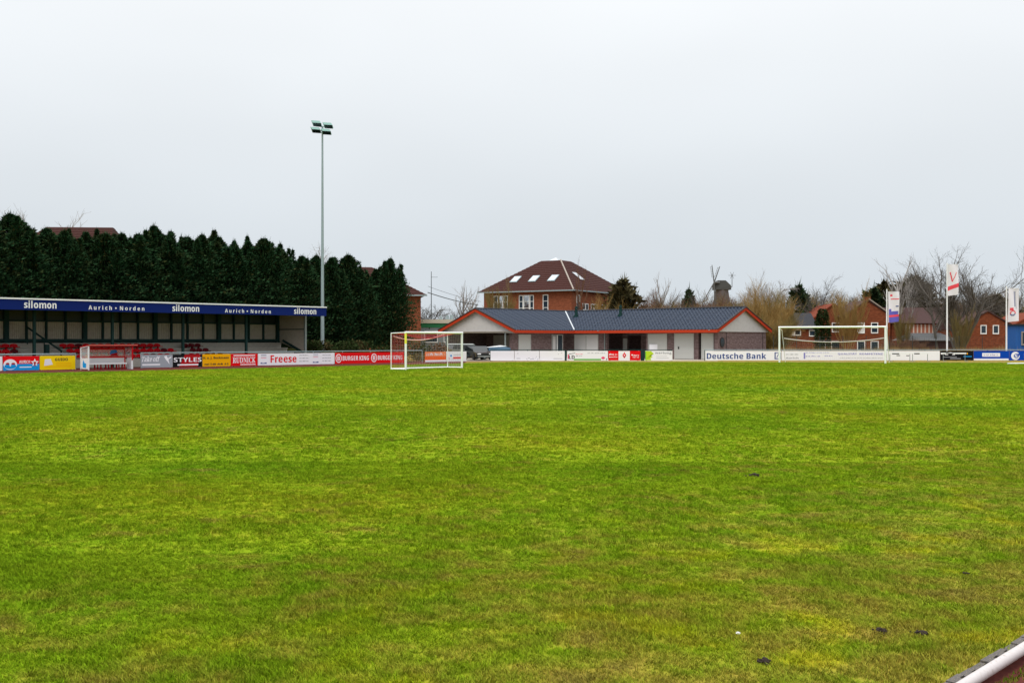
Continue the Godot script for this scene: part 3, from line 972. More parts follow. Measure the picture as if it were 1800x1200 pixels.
func club_house() -> void:
	var t := thing("club_house", "low brick club house with blue grey tiled roofs and orange trimmed grey gables", "club house", CLUB, SA)
	var LW := 12.4
	var ridge := 4.33
	var ev := 2.46
	var hw := 4.6
	var hr := 4.4
	var rl := 19.4
	# right wing in its own frame, a part that carries its pieces
	var bw: Vector3 = CLUB + Basis(Vector3.UP, deg_to_rad(SA)) * Vector3(LW, 0, 0)
	var r := Node3D.new()
	r.name = "right_wing"
	t.add_child(r, true)
	r.position = Vector3(LW, 0, 0)
	r.rotation_degrees.y = RA - SA
	var b := MB.new()
	var sl := (ridge - ev) / hw
	var sr := (ridge - ev) / hr
	tiled(b, 0.0, LW, func(_x): return 0.0, func(x): return hw if x < LW - hr else (LW - x) * hw / hr, ridge, sl, 1.0)
	tiled(b, 0.0, LW + hr, func(x): return 0.0 if x < LW else (x - LW) * hw / hr, func(_x): return hw, ridge, sl, -1.0)
	obj("roof_slope", b, M.roof_tile, t)
	b = MB.new()
	tiled(b, 0.0, rl, func(_x): return 0.0, func(x): return hr if x > hw else x * hr / hw, ridge, sr, 1.0)
	tiled(b, -hw, rl, func(x): return 0.0 if x > 0 else -x * hr / hw, func(_x): return hr, ridge, sr, -1.0)
	obj("roof_slope", b, M.roof_tile, r)
	b = MB.new()
	b.tube(Vector3(0, ridge + 0.02, 0), Vector3(LW, ridge + 0.02, 0), 0.09, 0.09, 8)
	obj("ridge_tiles", b, M.dark_tile, t)
	b = MB.new()
	b.tube(Vector3(0, ridge + 0.02, 0), Vector3(rl, ridge + 0.02, 0), 0.09, 0.09, 8)
	obj("ridge_tiles", b, M.dark_tile, r)
	b = MB.new()
	b.bar(Vector3(LW - 0.1, ridge + 0.0, 0.1), Vector3(LW - hr, ev + 0.07, hw), 0.1, 0.08)
	obj("valley_flashing", b, M.flashing, t)
	# gables
	for g in 2:
		var par: Node = t if g == 0 else r
		var x: float = 0.0 if g == 0 else rl
		var h: float = hw if g == 0 else hr
		var out := -1.0 if g == 0 else 1.0
		var pan := MB.new()
		var lo := 2.2 if g == 0 else 2.28
		var zz := h - 0.22
		var xi := x - out * 0.25
		var top := ridge - 0.16
		var tri_pts := [Vector3(xi, lo, -zz), Vector3(xi, lo, zz), Vector3(xi, ev + 0.0, zz), Vector3(xi, top, 0), Vector3(xi, ev + 0.0, -zz)]
		pan.prism(tri_pts, Vector3(0.05, 0, 0))
		obj("gable_panel", pan, M.gable_grey, par)
		for s in [-1.0, 1.0]:
			var v := MB.new()
			var xo := x + out * 0.02
			v.bar(Vector3(xo, ridge - 0.14, 0), Vector3(xo, ev - 0.12, s * h), 0.05, 0.24)
			obj("verge_board", v, M.verge_orange, par)
			v = MB.new()
			v.bar(Vector3(xo + out * 0.0, ridge + 0.04, 0), Vector3(xo, ev + 0.05, s * (h + 0.03)), 0.12, 0.07)
			obj("verge_tiles", v, M.verge_dark, par)
	# eaves
	part_box("eaves_board", M.verge_orange, t, 0.0, LW - hr, 2.2, 2.44, hw - 0.02, hw + 0.04)
	part_box("eaves_board", M.verge_orange, r, hw, rl, 2.2, 2.44, hr - 0.02, hr + 0.04)
	part_box("eaves_board", M.verge_orange, t, 0.0, LW + hr, 2.2, 2.44, -hw - 0.04, -hw + 0.02)
	part_box("soffit", M.soffit, t, 0.06, LW - 3.5, 2.3, 2.34, -4.3, hw - 0.03)
	part_box("soffit", M.soffit, r, 3.6, rl - 0.3, 2.304, 2.344, -4.0, hr - 0.03)
	# left wing walls
	var zl := 3.6
	var LX := func(px): return along(CLUB, SA, zl, px)
	var wx0: float = LX.call(900.0)
	var x988: float = LX.call(991.0)
	part_box("wall", M.club_brick, t, wx0, x988, 0, 2.3, zl - 0.3, zl)
	part_box("wall", M.club_brick, t, x988 + 0.002, LW - 3.2, 0, 2.3, zl - 1.9, zl - 1.6)
	part_box("wall", M.club_brick, t, 5.5, 5.8, 0, 2.3, -4.2, zl - 0.302)
	part_box("wall", M.club_brick, t, 0.5, 5.498, 0, 2.3, -4.2, -3.9)
	door(t, M.door_grey, LX.call(912.0), LX.call(932.0), 2.03, zl + 0.001)
	var gd := door(t, M.glass, LX.call(970.5), LX.call(988.0), 2.03, zl + 0.001, 0, "glazed_door")
	part_box("bar", M.window_frame, gd, LX.call(978.0), LX.call(980.0), 0.02, 2.03, zl + 0.022, zl + 0.045)
	part_box("side_light", M.shutter, gd, LX.call(971.5), LX.call(976.5), 0.05, 1.98, zl + 0.022, zl + 0.032)
	var o5 := CLUB + Basis(Vector3.UP, deg_to_rad(SA)) * Vector3(5.5, 0, 0)
	var za := along(o5, RA, 0.0, 868.0)
	var zb := along(o5, RA, 0.0, 897.0)
	part_box("carport_door", M.door_grey, t, 5.44, 5.498, 0.02, 2.05, minf(za, zb), minf(maxf(za, zb), zl - 0.35))
	for z in [along(CLUB, RA, 0.0, 884.0), -3.9]:
		b = MB.new()
		b.tube(Vector3(0.3, 0, z), Vector3(0.3, 2.3, z), 0.07, 0.07, 10)
		obj("carport_post", b, M.pipe_grey, t)
	# right wing walls
	var zr := 3.5
	var RX := func(px): return along(bw, RA, zr, px)
	var x67: float = RX.call(1067.0)
	var x140: float = RX.call(1136.0)
	part_box("wall", M.club_brick, r, 3.3, x67, 0, 2.3, zr - 0.3, zr)
	part_box("wall", M.club_brick, r, x140, RX.call(1228.0), 0, 2.3, zr - 0.302, zr)
	part_box("wall", M.club_brick, r, x140, x140 + 0.3, 0, 2.3, zr - 2.698, zr - 0.304)
	part_box("wall", M.club_brick, r, RX.call(1233.0), rl - 0.302, 0, 2.3, zr - 0.3, zr)
	part_box("wall", M.club_brick, r, RX.call(1226.0), RX.call(1236.0), 0, 2.3, zr - 1.3, zr - 1.0)
	part_box("wall", M.club_brick, r, rl - 0.6, rl - 0.3, 0, 2.3, -4.0, 3.9)
	part_box("wall", M.club_brick, r, -3.9, rl - 0.602, 0, 2.3, -4.0, -3.7)
	for q in [[1011.0, 1030.0], [1031.5, 1051.0]]:
		door(r, M.shutter, RX.call(q[0]), RX.call(q[1]), 2.05, zr + 0.001, 12, "shutter")
	var rz := zr - 2.7
	var rx := func(px): return along(bw, RA, rz, px)
	part_box("wall", M.club_brick, r, x67 - 0.3, rx.call(1103.0), 0, 2.3, rz - 0.3, rz)
	part_box("wall", M.club_brick, r, rx.call(1127.0), x140 + 0.3, 0, 2.3, rz - 0.3, rz)
	part_box("lintel", M.club_brick, r, rx.call(1103.0) + 0.002, rx.call(1127.0) - 0.002, 2.02, 2.3, rz - 0.298, rz - 0.002)
	part_box("entrance_door", M.door_grey, r, rx.call(1096.0), rx.call(1102.8), 0.02, 1.75, rz - 0.005, rz + 0.05)
	door(r, M.door_grey, RX.call(1140.5), RX.call(1172.0), 2.08, zr + 0.001, 4, "garage_door")
	var gdoor := door(r, M.door_grey, RX.call(1187.0), RX.call(1219.0), 2.1, zr + 0.001, 4, "garage_door")
	part_box("handle", M.black, gdoor, RX.call(1192.5), RX.call(1194.5), 0.85, 1.05, zr + 0.026, zr + 0.05)
	door(r, M.door_grey, RX.call(1234.5), RX.call(1254.0), 2.1, zr + 0.001, 4, "garage_door")
	# gable end: oval window, corner strips, pipes
	var og := bw + Basis(Vector3.UP, deg_to_rad(RA)) * Vector3(rl - 0.3, 0, 0)
	var zo := -along(og, SA, 0.0, 1269.5)
	b = MB.new()
	var oval := []
	for i in 20: oval.append(Vector3(rl - 0.302, 1.42 + sin(TAU * i / 20) * 0.42, zo - cos(TAU * i / 20) * 0.36))
	b.prism(oval, Vector3(0.05, 0, 0))
	var ow := obj("oval_window", b, M.verge_dark, r)
	b = MB.new()
	oval = []
	for i in 20: oval.append(Vector3(rl - 0.29, 1.42 + sin(TAU * i / 20) * 0.34, zo - cos(TAU * i / 20) * 0.28))
	b.prism(oval, Vector3(0.045, 0, 0))
	obj("pane", b, M.glass, ow)
	for px in [1277.0, 1341.0]:
		var z := -along(og, SA, 0.0, px)
		part_box("expansion_joint", M.verge_dark, r, rl - 0.301, rl - 0.28, 0, 2.28, z - 0.03, z + 0.03)
	for q in [[1258.0, zr + 0.12], [1063.0, zr + 0.12]]:
		var x := along(bw, RA, q[1], q[0])
		b = MB.new()
		b.tube(Vector3(x, 0, q[1]), Vector3(x, 2.25, q[1]), 0.05, 0.05, 8)
		b.tube(Vector3(x, 2.25, q[1]), Vector3(x - 0.1, 2.42, hr + 0.06), 0.05, 0.05, 8)
		obj("downpipe", b, M.pipe_grey, r)
	for px in [1013.0, 1091.0]:
		var x := along(bw, RA, 1.2, px)
		b = MB.new()
		var y := ridge - sr * 1.2
		b.tube(Vector3(x, y - 0.15, 1.2), Vector3(x, y + 0.7, 1.2), 0.16, 0.13, 10)
		b.tube(Vector3(x, y + 0.72, 1.2), Vector3(x, y + 0.95, 1.2), 0.2, 0.06, 10)
		b.tube(Vector3(x, y - 0.1, 1.2), Vector3(x, y + 0.12, 1.2), 0.32, 0.2, 10)
		obj("roof_vent", b, M.stand_steel, r)
	flatten(r)

# ---------------------------------------------------------------- other buildings
func window(t: Node, x: float, y: float, w: float, h: float, z: float, frame: Material, pane: Material, bars := 1) -> void:   # on a face that looks along +z
	var b := MB.new()
	var k := 0.09
	b.span(x - w / 2, x - w / 2 + k, y - h / 2, y + h / 2, z - 0.02, z + 0.06)
	b.span(x + w / 2 - k, x + w / 2, y - h / 2, y + h / 2, z - 0.02, z + 0.06)
	b.span(x - w / 2 + k, x + w / 2 - k, y - h / 2, y - h / 2 + k * 1.4, z - 0.02, z + 0.08)
	b.span(x - w / 2 + k, x + w / 2 - k, y + h / 2 - k, y + h / 2, z - 0.02, z + 0.06)
	for i in range(1, bars):
		b.span(x - w / 2 + k, x + w / 2 - k, y - h / 2 + h * i / bars - 0.03, y - h / 2 + h * i / bars + 0.03, z + 0.022, z + 0.05)
	var o := obj("window", b, frame, t)
	part_box("pane", pane, o, x - w / 2 + k * 0.8, x + w / 2 - k * 0.8, y - h / 2 + k, y + h / 2 - k * 0.8, z - 0.01, z + 0.02)

func hip_roof(t: Node, mat_: Material, x0: float, x1: float, z0: float, z1: float, ev: float, top: float, tx0: float, tx1: float, tz0: float, tz1: float) -> MeshInstance3D:
	var b := MB.new()
	var e := [Vector3(x0, ev, z1), Vector3(x1, ev, z1), Vector3(x1, ev, z0), Vector3(x0, ev, z0)]
	var p := [Vector3(tx0, top, tz1), Vector3(tx1, top, tz1), Vector3(tx1, top, tz0), Vector3(tx0, top, tz0)]
	for i in 4:
		var j := (i + 1) % 4
		# courses give the slope its fine steps
		var n := 16
		for k in n:
			var f0 := float(k) / n
			var f1 := float(k + 1) / n
			var lift := Vector3(0, 0.05, 0)
			b.quad(e[i].lerp(p[i], f0) + lift, e[j].lerp(p[j], f0) + lift, e[j].lerp(p[j], f1), e[i].lerp(p[i], f1))
			b.quad(e[i].lerp(p[i], f0), e[j].lerp(p[j], f0), e[j].lerp(p[j], f0) + lift, e[i].lerp(p[i], f0) + lift)
	b.quad(p[0], p[1], p[2], p[3])
	b.quad(e[3], e[2], e[1], e[0])
	return obj("roof", b, mat_, t)

func gable_house(called: String, label: String, o: Vector3, turn: float, w: float, l: float, ev: float, top: float, wall: Material, roof: Material, category := "house", grp := "brick houses beyond the fence") -> Node3D:
	# gable looks along +z at z = 0, ridge runs back along -z
	var t := thing(called, label, category, o, turn, grp)
	var b := MB.new()
	b.prism([Vector3(-w / 2, 0, 0), Vector3(w / 2, 0, 0), Vector3(w / 2, ev, 0), Vector3(0, top, 0), Vector3(-w / 2, ev, 0)], Vector3(0, 0, -l))
	obj("wall", b, wall, t)
	var d := Vector2(w / 2, top - ev)
	var nn := Vector3(d.y, d.x, 0).normalized() * 0.16
	b = MB.new()
	for s in [-1.0, 1.0]:
		var k := Vector3(s, 1, 1)
		var p0 := Vector3(0, top + 0.02, 0.12)
		var p1 := Vector3((w / 2 + 0.25) * s, ev - 0.25 * d.y / d.x + 0.02, 0.12)
		var up := Vector3(nn.x * s, nn.y, 0)
		var pts := [p0, p1, p1 + up, p0 + Vector3(0, nn.y * 1.15, 0)] if s < 0 else [p1, p0, p0 + Vector3(0, nn.y * 1.15, 0), p1 + up]
		b.prism(pts, Vector3(0, 0, -l - 0.24))
	obj("roof", b, roof, t)
	return t

func buildings() -> void:
	# large square brick building with a hipped roof
	var o := at(1008, 136)
	var t := thing("brick_building", "large square brick building with brown hipped roof and skylights behind club house", "building", o, -32)
	var s := 14.5
	var q := 17.0
	var ev := 7.95
	part_box("wall", M.house_brick, t, -s + 0.6, -0.6, 0, ev + 0.05, -q + 0.6, -0.6)
	var rf := hip_roof(t, M.house_tile, -s, 0, -q, 0, ev, 12.35, -s * 0.5 - 1.6, -s * 0.5 + 1.4, -q * 0.5 - 1.4, -q * 0.5 + 1.4)
	part_box("eaves_gutter", M.galvanised, t, -s - 0.05, 0.05, ev - 0.12, ev + 0.02, -0.02, 0.1)
	part_box("eaves_gutter", M.galvanised, t, -0.02, 0.1, ev - 0.122, ev + 0.018, -q, -0.022)
	var b := MB.new()
	b.bar(Vector3(0, ev + 0.06, 0), Vector3(-s * 0.5 + 1.4, 12.4, -q * 0.5 + 1.4), 0.16, 0.14)
	obj("hip_tiles", b, M.soffit, rf)
	b = MB.new()
	var c := Vector3(-s * 0.5 - 0.1, 12.35, -q * 0.5)
	for i in 4:
		var a: Vector3 = c + [Vector3(-0.8, 0, 0.8), Vector3(0.8, 0, 0.8), Vector3(0.8, 0, -0.8), Vector3(-0.8, 0, -0.8)][i]
		var a2: Vector3 = c + [Vector3(0.8, 0, 0.8), Vector3(0.8, 0, -0.8), Vector3(-0.8, 0, -0.8), Vector3(-0.8, 0, 0.8)][i]
		b.tri(a, a2, c + Vector3(0, 0.5, 0))
	obj("roof_lantern", b, M.sky_mirror, rf)
	var WX := func(px): return along(o, -32, -0.6, px)
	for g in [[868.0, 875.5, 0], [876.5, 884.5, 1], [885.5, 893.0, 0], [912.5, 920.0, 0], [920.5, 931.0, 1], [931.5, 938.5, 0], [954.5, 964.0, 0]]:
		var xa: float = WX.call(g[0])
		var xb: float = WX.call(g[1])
		window(t, (xa + xb) / 2, 6.2, xb - xa, 2.5, -0.6, M.window_frame, M.sky_mirror if g[2] == 1 else M.glass, 3)
		window(t, (xa + xb) / 2, 2.6, xb - xa, 2.2, -0.6, M.window_frame, M.glass, 2)
	# windows of the side that looks right: a holder turned along that side
	var side := Node3D.new()
	side.name = "side_windows"
	t.add_child(side, true)
	side.position = Vector3(-0.6, 0, 0)
	side.rotation_degrees.y = 90
	for g in [[1016.0, 6.1, 0.9, 2.6], [1026.0, 5.9, 0.8, 0.9], [1031.5, 5.9, 0.8, 0.9], [1041.0, 5.9, 0.8, 0.9], [1047.0, 5.9, 0.8, 0.9], [1060.0, 5.9, 0.8, 0.9], [1066.0, 5.9, 0.8, 0.9], [1083.0, 6.1, 0.9, 2.6]]:
		var x := along(o + Basis(Vector3.UP, deg_to_rad(-32)) * Vector3(-0.6, 0, 0), 58, 0.0, g[0])
		window(side, x, g[1], g[2], g[3], 0.0, M.window_frame, M.glass)
	flatten(side)
	var slope := (12.35 - ev) / (q * 0.5 - 1.4)
	for px in [906.0, 938.5, 972.0]:
		var x := along(o, -32, -2.6, px)
		b = MB.new()
		b.hexa(Vector3(x - 0.55, ev + 2.0 * slope + 0.03, -2.0), Vector3(1.1, 0, 0), Vector3(0, 1.35 * slope, -1.35), Vector3(0, 0.09, 0.045))
		var sk := obj("skylight", b, M.galvanised, rf)
		b = MB.new()
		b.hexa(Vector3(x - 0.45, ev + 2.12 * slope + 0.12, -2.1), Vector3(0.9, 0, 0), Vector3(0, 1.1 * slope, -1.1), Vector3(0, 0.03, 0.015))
		obj("pane", b, M.sky_mirror, sk)
	b = MB.new()
	var slx := (12.35 - ev) / (s * 0.5 - 1.4)
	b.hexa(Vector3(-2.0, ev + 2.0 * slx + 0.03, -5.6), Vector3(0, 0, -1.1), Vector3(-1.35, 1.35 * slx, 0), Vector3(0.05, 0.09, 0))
	obj("skylight", b, M.sky_mirror, rf)
	# its twin behind the conifers
	o = at(655, 118)
	t = thing("brick_building", "brick building with brown hipped roof half hidden by the conifers", "building", o, 9)
	part_box("wall", M.house_brick, t, -6.2, 5.25, 0, 6.6, -11, 0)
	hip_roof(t, M.house_tile, -6.8, 5.85, -11.6, 0.6, 6.55, 9.9, -1.4, 0.0, -6.5, -5.0)
	part_box("eaves_gutter", M.galvanised, t, -6.8, 5.9, 6.42, 6.56, 0.58, 0.72)
	# roof far left above the conifers
	t = thing("large_house", "roof ridge of a large house peeping over the conifers at far left", "house", at(108, 100), 4)
	part_box("wall", M.far_brick, t, -4.6, 4.2, 0, 9.5, -9, 0)
	hip_roof(t, M.house_tile, -5.2, 4.8, -9.6, 0.6, 9.5, 12.5, -2.9, 3.3, -4.8, -4.4)
	# flat roofed hall
	o = at(768, 128)
	t = thing("sports_hall", "flat roofed grey hall with cream parapet and green band left of club house", "hall", o, 12)
	part_box("wall", M.hall_grey, t, -2.4, 7, 0, 3.1, -8, 0)
	part_box("band", M.hall_green, t, -2.45, 7.05, 3.1, 3.6, -8.05, 0.05)
	part_box("parapet", M.hall_cream, t, -2.55, 7.15, 3.602, 4.05, -8.15, 0.15)
	window(t, -0.7, 2.0, 1.6, 1.4, 0, M.window_frame, M.glass)
	window(t, 1.6, 2.0, 1.6, 1.4, 0, M.window_frame, M.glass)
	for x in [0.8, 1.6, 2.1]:
		part_box("roof_unit", M.galvanised, t, x - 0.2, x + 0.15, 4.05, 4.05 + 0.35 + x * 0.12, -2.4, -2.0)
	# house with dark roof at the right of the club house
	var hd := 126.0
	t = thing("brick_house", "brick house with dark grey roof and white dormer left of the far goal", "house", at(1407, hd), 0, "brick houses beyond the fence")
	part_box("wall", M.far_brick, t, -2.2, 2.2, 0, 2.95, -6, 0)
	b = MB.new()
	b.prism([Vector3(-2.3, 2.9, 0.3), Vector3(-2.3, 4.85, -3.0), Vector3(-2.3, 2.9, -6.3)], Vector3(4.4, 0, 0))
	obj("roof", b, M.dark_tile, t)
	b = MB.new()
	b.prism([Vector3(-2.62, 0, 0.2), Vector3(-2.62, 3.0, 0.45), Vector3(-2.62, 5.05, -3.0), Vector3(-2.62, 3.0, -6.4), Vector3(-2.62, 0, -6.2)], Vector3(0.3, 0, 0))
	obj("gable_wall", b, M.far_brick, t)
	part_box("chimney", M.red_tile, t, -1.3, -0.1, 4.5, 5.25, -3.4, -2.7)
	var pr := part_box("porch", M.white_paint, t, -2.2, -0.75, 2.1, 2.62, 0.0, 0.5)
	part_box("porch_roof", M.dark_tile, pr, -2.3, -0.65, 2.63, 2.8, 0.0, 0.6)
	window(t, -0.3, 2.5, 0.75, 0.75, 0.0, M.window_frame, M.glass)
	window(t, 1.4, 2.4, 0.75, 0.75, 0.0, M.window_frame, M.glass)
	# two brick gables
	t = gable_house("brick_house", "brick gable house behind the golden willow at the middle of far goal", at(1466, 128), -4, 5.2, 9, 3.9, 5.8, M.far_brick, M.red_tile)
	window(t, 0.25, 3.1, 0.95, 1.15, 0.0, M.window_frame, M.glass)
	window(t, 0.25, 0.9, 1.1, 1.2, 0.0, M.window_frame, M.glass)
	window(t, -1.5, 0.9, 1.1, 1.2, 0.0, M.window_frame, M.glass)
	t = gable_house("brick_house", "tall brick gable house with white framed windows behind far goal's right post", at(1526, 124), -6, 5.0, 10, 4.4, 6.1, M.far_brick, M.barn_tile)
	window(t, -0.75, 3.0, 0.8, 1.25, 0.0, M.window_frame, M.shutter, 2)
	window(t, 0.75, 3.0, 0.8, 1.25, 0.0, M.window_frame, M.glass, 2)
	window(t, -0.75, 0.9, 0.9, 1.2, 0.0, M.window_frame, M.glass)
	window(t, 0.75, 0.9, 0.9, 1.2, 0.0, M.window_frame, M.glass)
	part_box("chimney", M.far_brick, t, -0.25, 0.35, 5.7, 6.55, -0.55, -0.02)
	b = MB.new()
	b.bar(Vector3(0.1, 6.35, 0.16), Vector3(2.7, 4.45, 0.16), 0.06, 0.12)
	obj("verge_trim", b, M.soffit, t)
	# long barn with arcaded wall
	t = thing("long_barn", "long brick barn with purple brown roof and pale striped wall between flags", "barn", at(1629, 128), 3, "brick houses beyond the fence")
	part_box("wall", M.far_brick, t, -4.2, 4.6, 0, 3.7, -9, 0)
	b = MB.new()
	b.prism([Vector3(-4.5, 3.6, 0.4), Vector3(-4.5, 5.6, -4.5), Vector3(-4.5, 3.6, -9.4)], Vector3(9.4, 0, 0))
	obj("roof", b, M.barn_tile, t)
	for i in 12:
		var x := -2.6 + i * 0.47
		part_box("pilaster", M.pale_stone, t, x, x + 0.15, 2.15, 3.5, 0.0, 0.12)
		part_box("arch_panel", M.arch_brick, t, x + 0.15, x + 0.47, 2.4, 3.5, 0.0, 0.05)
	t = thing("garden_shed", "low shed with pale grey roof in front of the long barn", "shed", at(1634, 112), 0)
	part_box("wall", M.barn_tile, t, -2.3, 2.6, 0, 1.55, -3, 0)
	hip_roof(t, M.shed_roof, -2.7, 3.0, -3.4, 0.3, 1.55, 2.35, -1.4, 1.6, -1.9, -1.3)
	# right gable house
	t = gable_house("brick_house", "brick gable house with two white framed windows behind the right flagpole", at(1737, 118), -5, 4.9, 9, 3.2, 4.7, M.far_brick, M.barn_tile)
	window(t, -0.45, 2.75, 0.65, 1.0, 0.0, M.window_frame, M.glass)
	window(t, 0.85, 2.75, 0.65, 1.0, 0.0, M.window_frame, M.glass)
	b = MB.new()
	b.prism([Vector3(-3.3, 2.8, -1.4), Vector3(-3.3, 4.4, -4.5), Vector3(-3.3, 2.8, -7.6)], Vector3(2.3, 0, 0))
	obj("roof", b, M.barn_tile, t)
	part_box("wing_wall", M.far_brick, t, -3.2, -2.46, 0, 2.85, -7.4, -1.6)
	window(t, -2.85, 2.2, 0.45, 1.0, -1.6, M.window_frame, M.glass)
	t = gable_house("brick_house", "orange brick house front cut off by the right edge of photo", at(1822, 122), -5, 5.5, 8, 3.0, 4.6, M.house_brick, M.red_tile)
	# blue kiosk
	t = thing("blue_kiosk", "blue painted wooden kiosk with dark window at the right edge", "kiosk", at(1806, 94), 3)
	for i in 7: part_box("plank", M.kiosk_blue, t, -1.0 + i * 0.3, -0.71 + i * 0.3, 0.35, 2.9, -1.6, 0.0 + (i % 2) * 0.012)
	part_box("base", M.concrete, t, -1.02, 1.12, 0.0, 0.349, -1.62, 0.02)
	window(t, -0.15, 1.75, 0.75, 1.2, 0.02, M.soffit, M.glass)
	part_box("roof", M.dark_tile, t, -1.15, 1.25, 2.9, 3.0, -1.75, 0.2)
	# windmill
	o = at(1269, 230)
	t = thing("windmill", "distant grey windmill with dark cap and open sails beyond club house", "windmill", o, 0)
	b = MB.new()
	b.tube(Vector3(0, 0, 0), Vector3(0, 12.5, 0), 3.5, 1.35, 8)
	obj("tower", b, M.mill_body, t)
	b = MB.new()
	b.prism([Vector3(-1.75, 12.3, 1.4), Vector3(1.75, 12.3, 1.4), Vector3(1.75, 13.2, 1.2), Vector3(0.7, 14.3, 0.8), Vector3(-0.9, 14.3, 0.8), Vector3(-1.75, 13.4, 1.2)], Vector3(0, 0, -2.8))
	obj("cap", b, M.mill_cap, t)
	var hub := Vector3(-1.9, 13.8, 1.5)
	for e in [Vector3(-0.45, 3.7, 0), Vector3(1.2, 3.4, 0), Vector3(-2.4, -4.2, 0), Vector3(0.1, -5.0, 0)]:
		b = MB.new()
		b.tube(hub, hub + e, 0.14, 0.08, 5)
		var pd: Vector3 = Vector3(-e.y, e.x, 0).normalized()
		for k in 7:
			var p: Vector3 = hub + e * (0.3 + 0.1 * k)
			b.tube(p, p + pd * 0.35, 0.03, 0.03, 4)
		b.tube(hub + e * 0.3 + pd * 0.35, hub + e * 0.92 + pd * 0.35, 0.03, 0.03, 4)
		obj("sail", b, M.mill_wood, t)
	b = MB.new()
	b.tube(hub + Vector3(0, 0, 0.2), hub + Vector3(1.2, 0, -0.6), 0.2, 0.25, 6)
	obj("axle", b, M.mill_wood, t)
	b = MB.new()
	b.tube(Vector3(1.6, 12.6, 0), Vector3(2.2, 13.0, 0), 0.08, 0.08, 5)
	b.tube(Vector3(2.2, 12.9, 0), Vector3(2.2, 15.6, 0), 0.07, 0.07, 5)
	for k in 6:
		var a := TAU * k / 6
		b.tube(Vector3(2.2, 15.4, 0), Vector3(2.2 + cos(a) * 0.8, 15.4 + sin(a) * 0.8, 0), 0.05, 0.03, 4)
	obj("fantail", b, M.mill_wood, t)

# ---------------------------------------------------------------- vegetation
func branch(tb: MB, wb: MB, p: Vector3, dir: Vector3, length: float, rad: float, lvl: int, o: Dictionary, g: RandomNumberGenerator) -> void:
	var most: int = o.levels
	var segs := 3 if lvl < 2 else 2
	var q := p
	var d := dir
	var r := rad
	var pts := [p]
	for i in segs:
		d = (d + Vector3(g.randf_range(-1, 1), g.randf_range(-0.6, 1), g.randf_range(-1, 1)) * o.bend + Vector3(0, o.up, 0)).normalized()
		var q2 := q + d * length / segs
		var r2: float = r * (0.84 if i < segs - 1 else 0.7)
		(tb if lvl == 0 else wb).tube(q, q2, r, r2, 5 if lvl < 2 else 3, false)
		q = q2; r = r2
		pts.append(q)
	if lvl >= most: return
	var kids: int = o.kids[lvl]
	for k in kids:
		var f := lerpf(o.low[lvl], 1.0, (k + g.randf() * 0.8) / kids)
		var seg := clampi(int(f * segs), 0, segs - 1)
		var base: Vector3 = pts[seg].lerp(pts[seg + 1], clampf(f * segs - seg, 0, 1))
		var ax := d.cross(Vector3(g.randf_range(-1, 1), g.randf_range(-1, 1), g.randf_range(-1, 1))).normalized()
		var nd := d.rotated(ax, deg_to_rad(o.angle * g.randf_range(0.55, 1.35)))
		branch(tb, wb, base, nd, length * o.ratio * g.randf_range(0.65, 1.15), maxf(r * 0.72 if lvl > 0 else rad * 0.55, o.fine), lvl + 1, o, g)

func bare_variant(seed_: int, o: Dictionary) -> Array:
	var g := RandomNumberGenerator.new()
	g.seed = seed_
	var tb := MB.new()
	var wb := MB.new()
	var stems: int = o.stems
	for i in stems:
		var a := TAU * (i + g.randf() * 0.6) / stems
		var off: Vector3 = Vector3(cos(a), 0, sin(a)) * o.foot * (1.0 if stems > 1 else 0.0)
		var dir: Vector3 = (Vector3.UP + Vector3(cos(a), 0, sin(a)) * o.spread * g.randf_range(0.3, 1.0)).normalized()
		branch(tb, wb, off - Vector3(0, 0.05, 0), dir, o.trunk * g.randf_range(0.8, 1.1), o.rad, 0, o, g)
	var top := 0.0
	for v in wb.v: top = maxf(top, v.y)
	return [tb.mesh(), wb.mesh(), top]

var VAR := {}
func make_variants() -> void:
	var tree := {levels = 4, kids = [8, 7, 6, 6], low = [0.35, 0.25, 0.15, 0.1], angle = 42.0, bend = 0.16, up = 0.05, ratio = 0.6, rad = 0.17, fine = 0.007, stems = 1, foot = 0.0, spread = 0.05, trunk = 5.5}
	var forked := {levels = 4, kids = [6, 5, 5, 5], low = [0.35, 0.3, 0.15, 0.1], angle = 44.0, bend = 0.17, up = 0.06, ratio = 0.56, rad = 0.13, fine = 0.006, stems = 6, foot = 0.2, spread = 0.34, trunk = 6.2}
	var poplar := {levels = 3, kids = [15, 7, 6], low = [0.15, 0.1, 0.1], angle = 22.0, bend = 0.06, up = 0.14, ratio = 0.42, rad = 0.10, fine = 0.007, stems = 1, foot = 0.0, spread = 0.03, trunk = 8.0}
	var willow := {levels = 3, kids = [9, 8, 8], low = [0.2, 0.1, 0.05], angle = 27.0, bend = 0.12, up = 0.10, ratio = 0.55, rad = 0.055, fine = 0.006, stems = 9, foot = 0.35, spread = 0.55, trunk = 3.4}
	var bush := {levels = 3, kids = [9, 9, 8], low = [0.15, 0.05, 0.05], angle = 40.0, bend = 0.18, up = 0.04, ratio = 0.6, rad = 0.04, fine = 0.006, stems = 8, foot = 0.5, spread = 0.9, trunk = 2.0}
	for k in [["tree", tree, 3], ["forked", forked, 2], ["poplar", poplar, 2], ["willow", willow, 3], ["bush", bush, 3]]:
		VAR[k[0]] = []
		for i in k[2]: VAR[k[0]].append(bare_variant(500 + i * 37 + k[0].length(), k[1]))

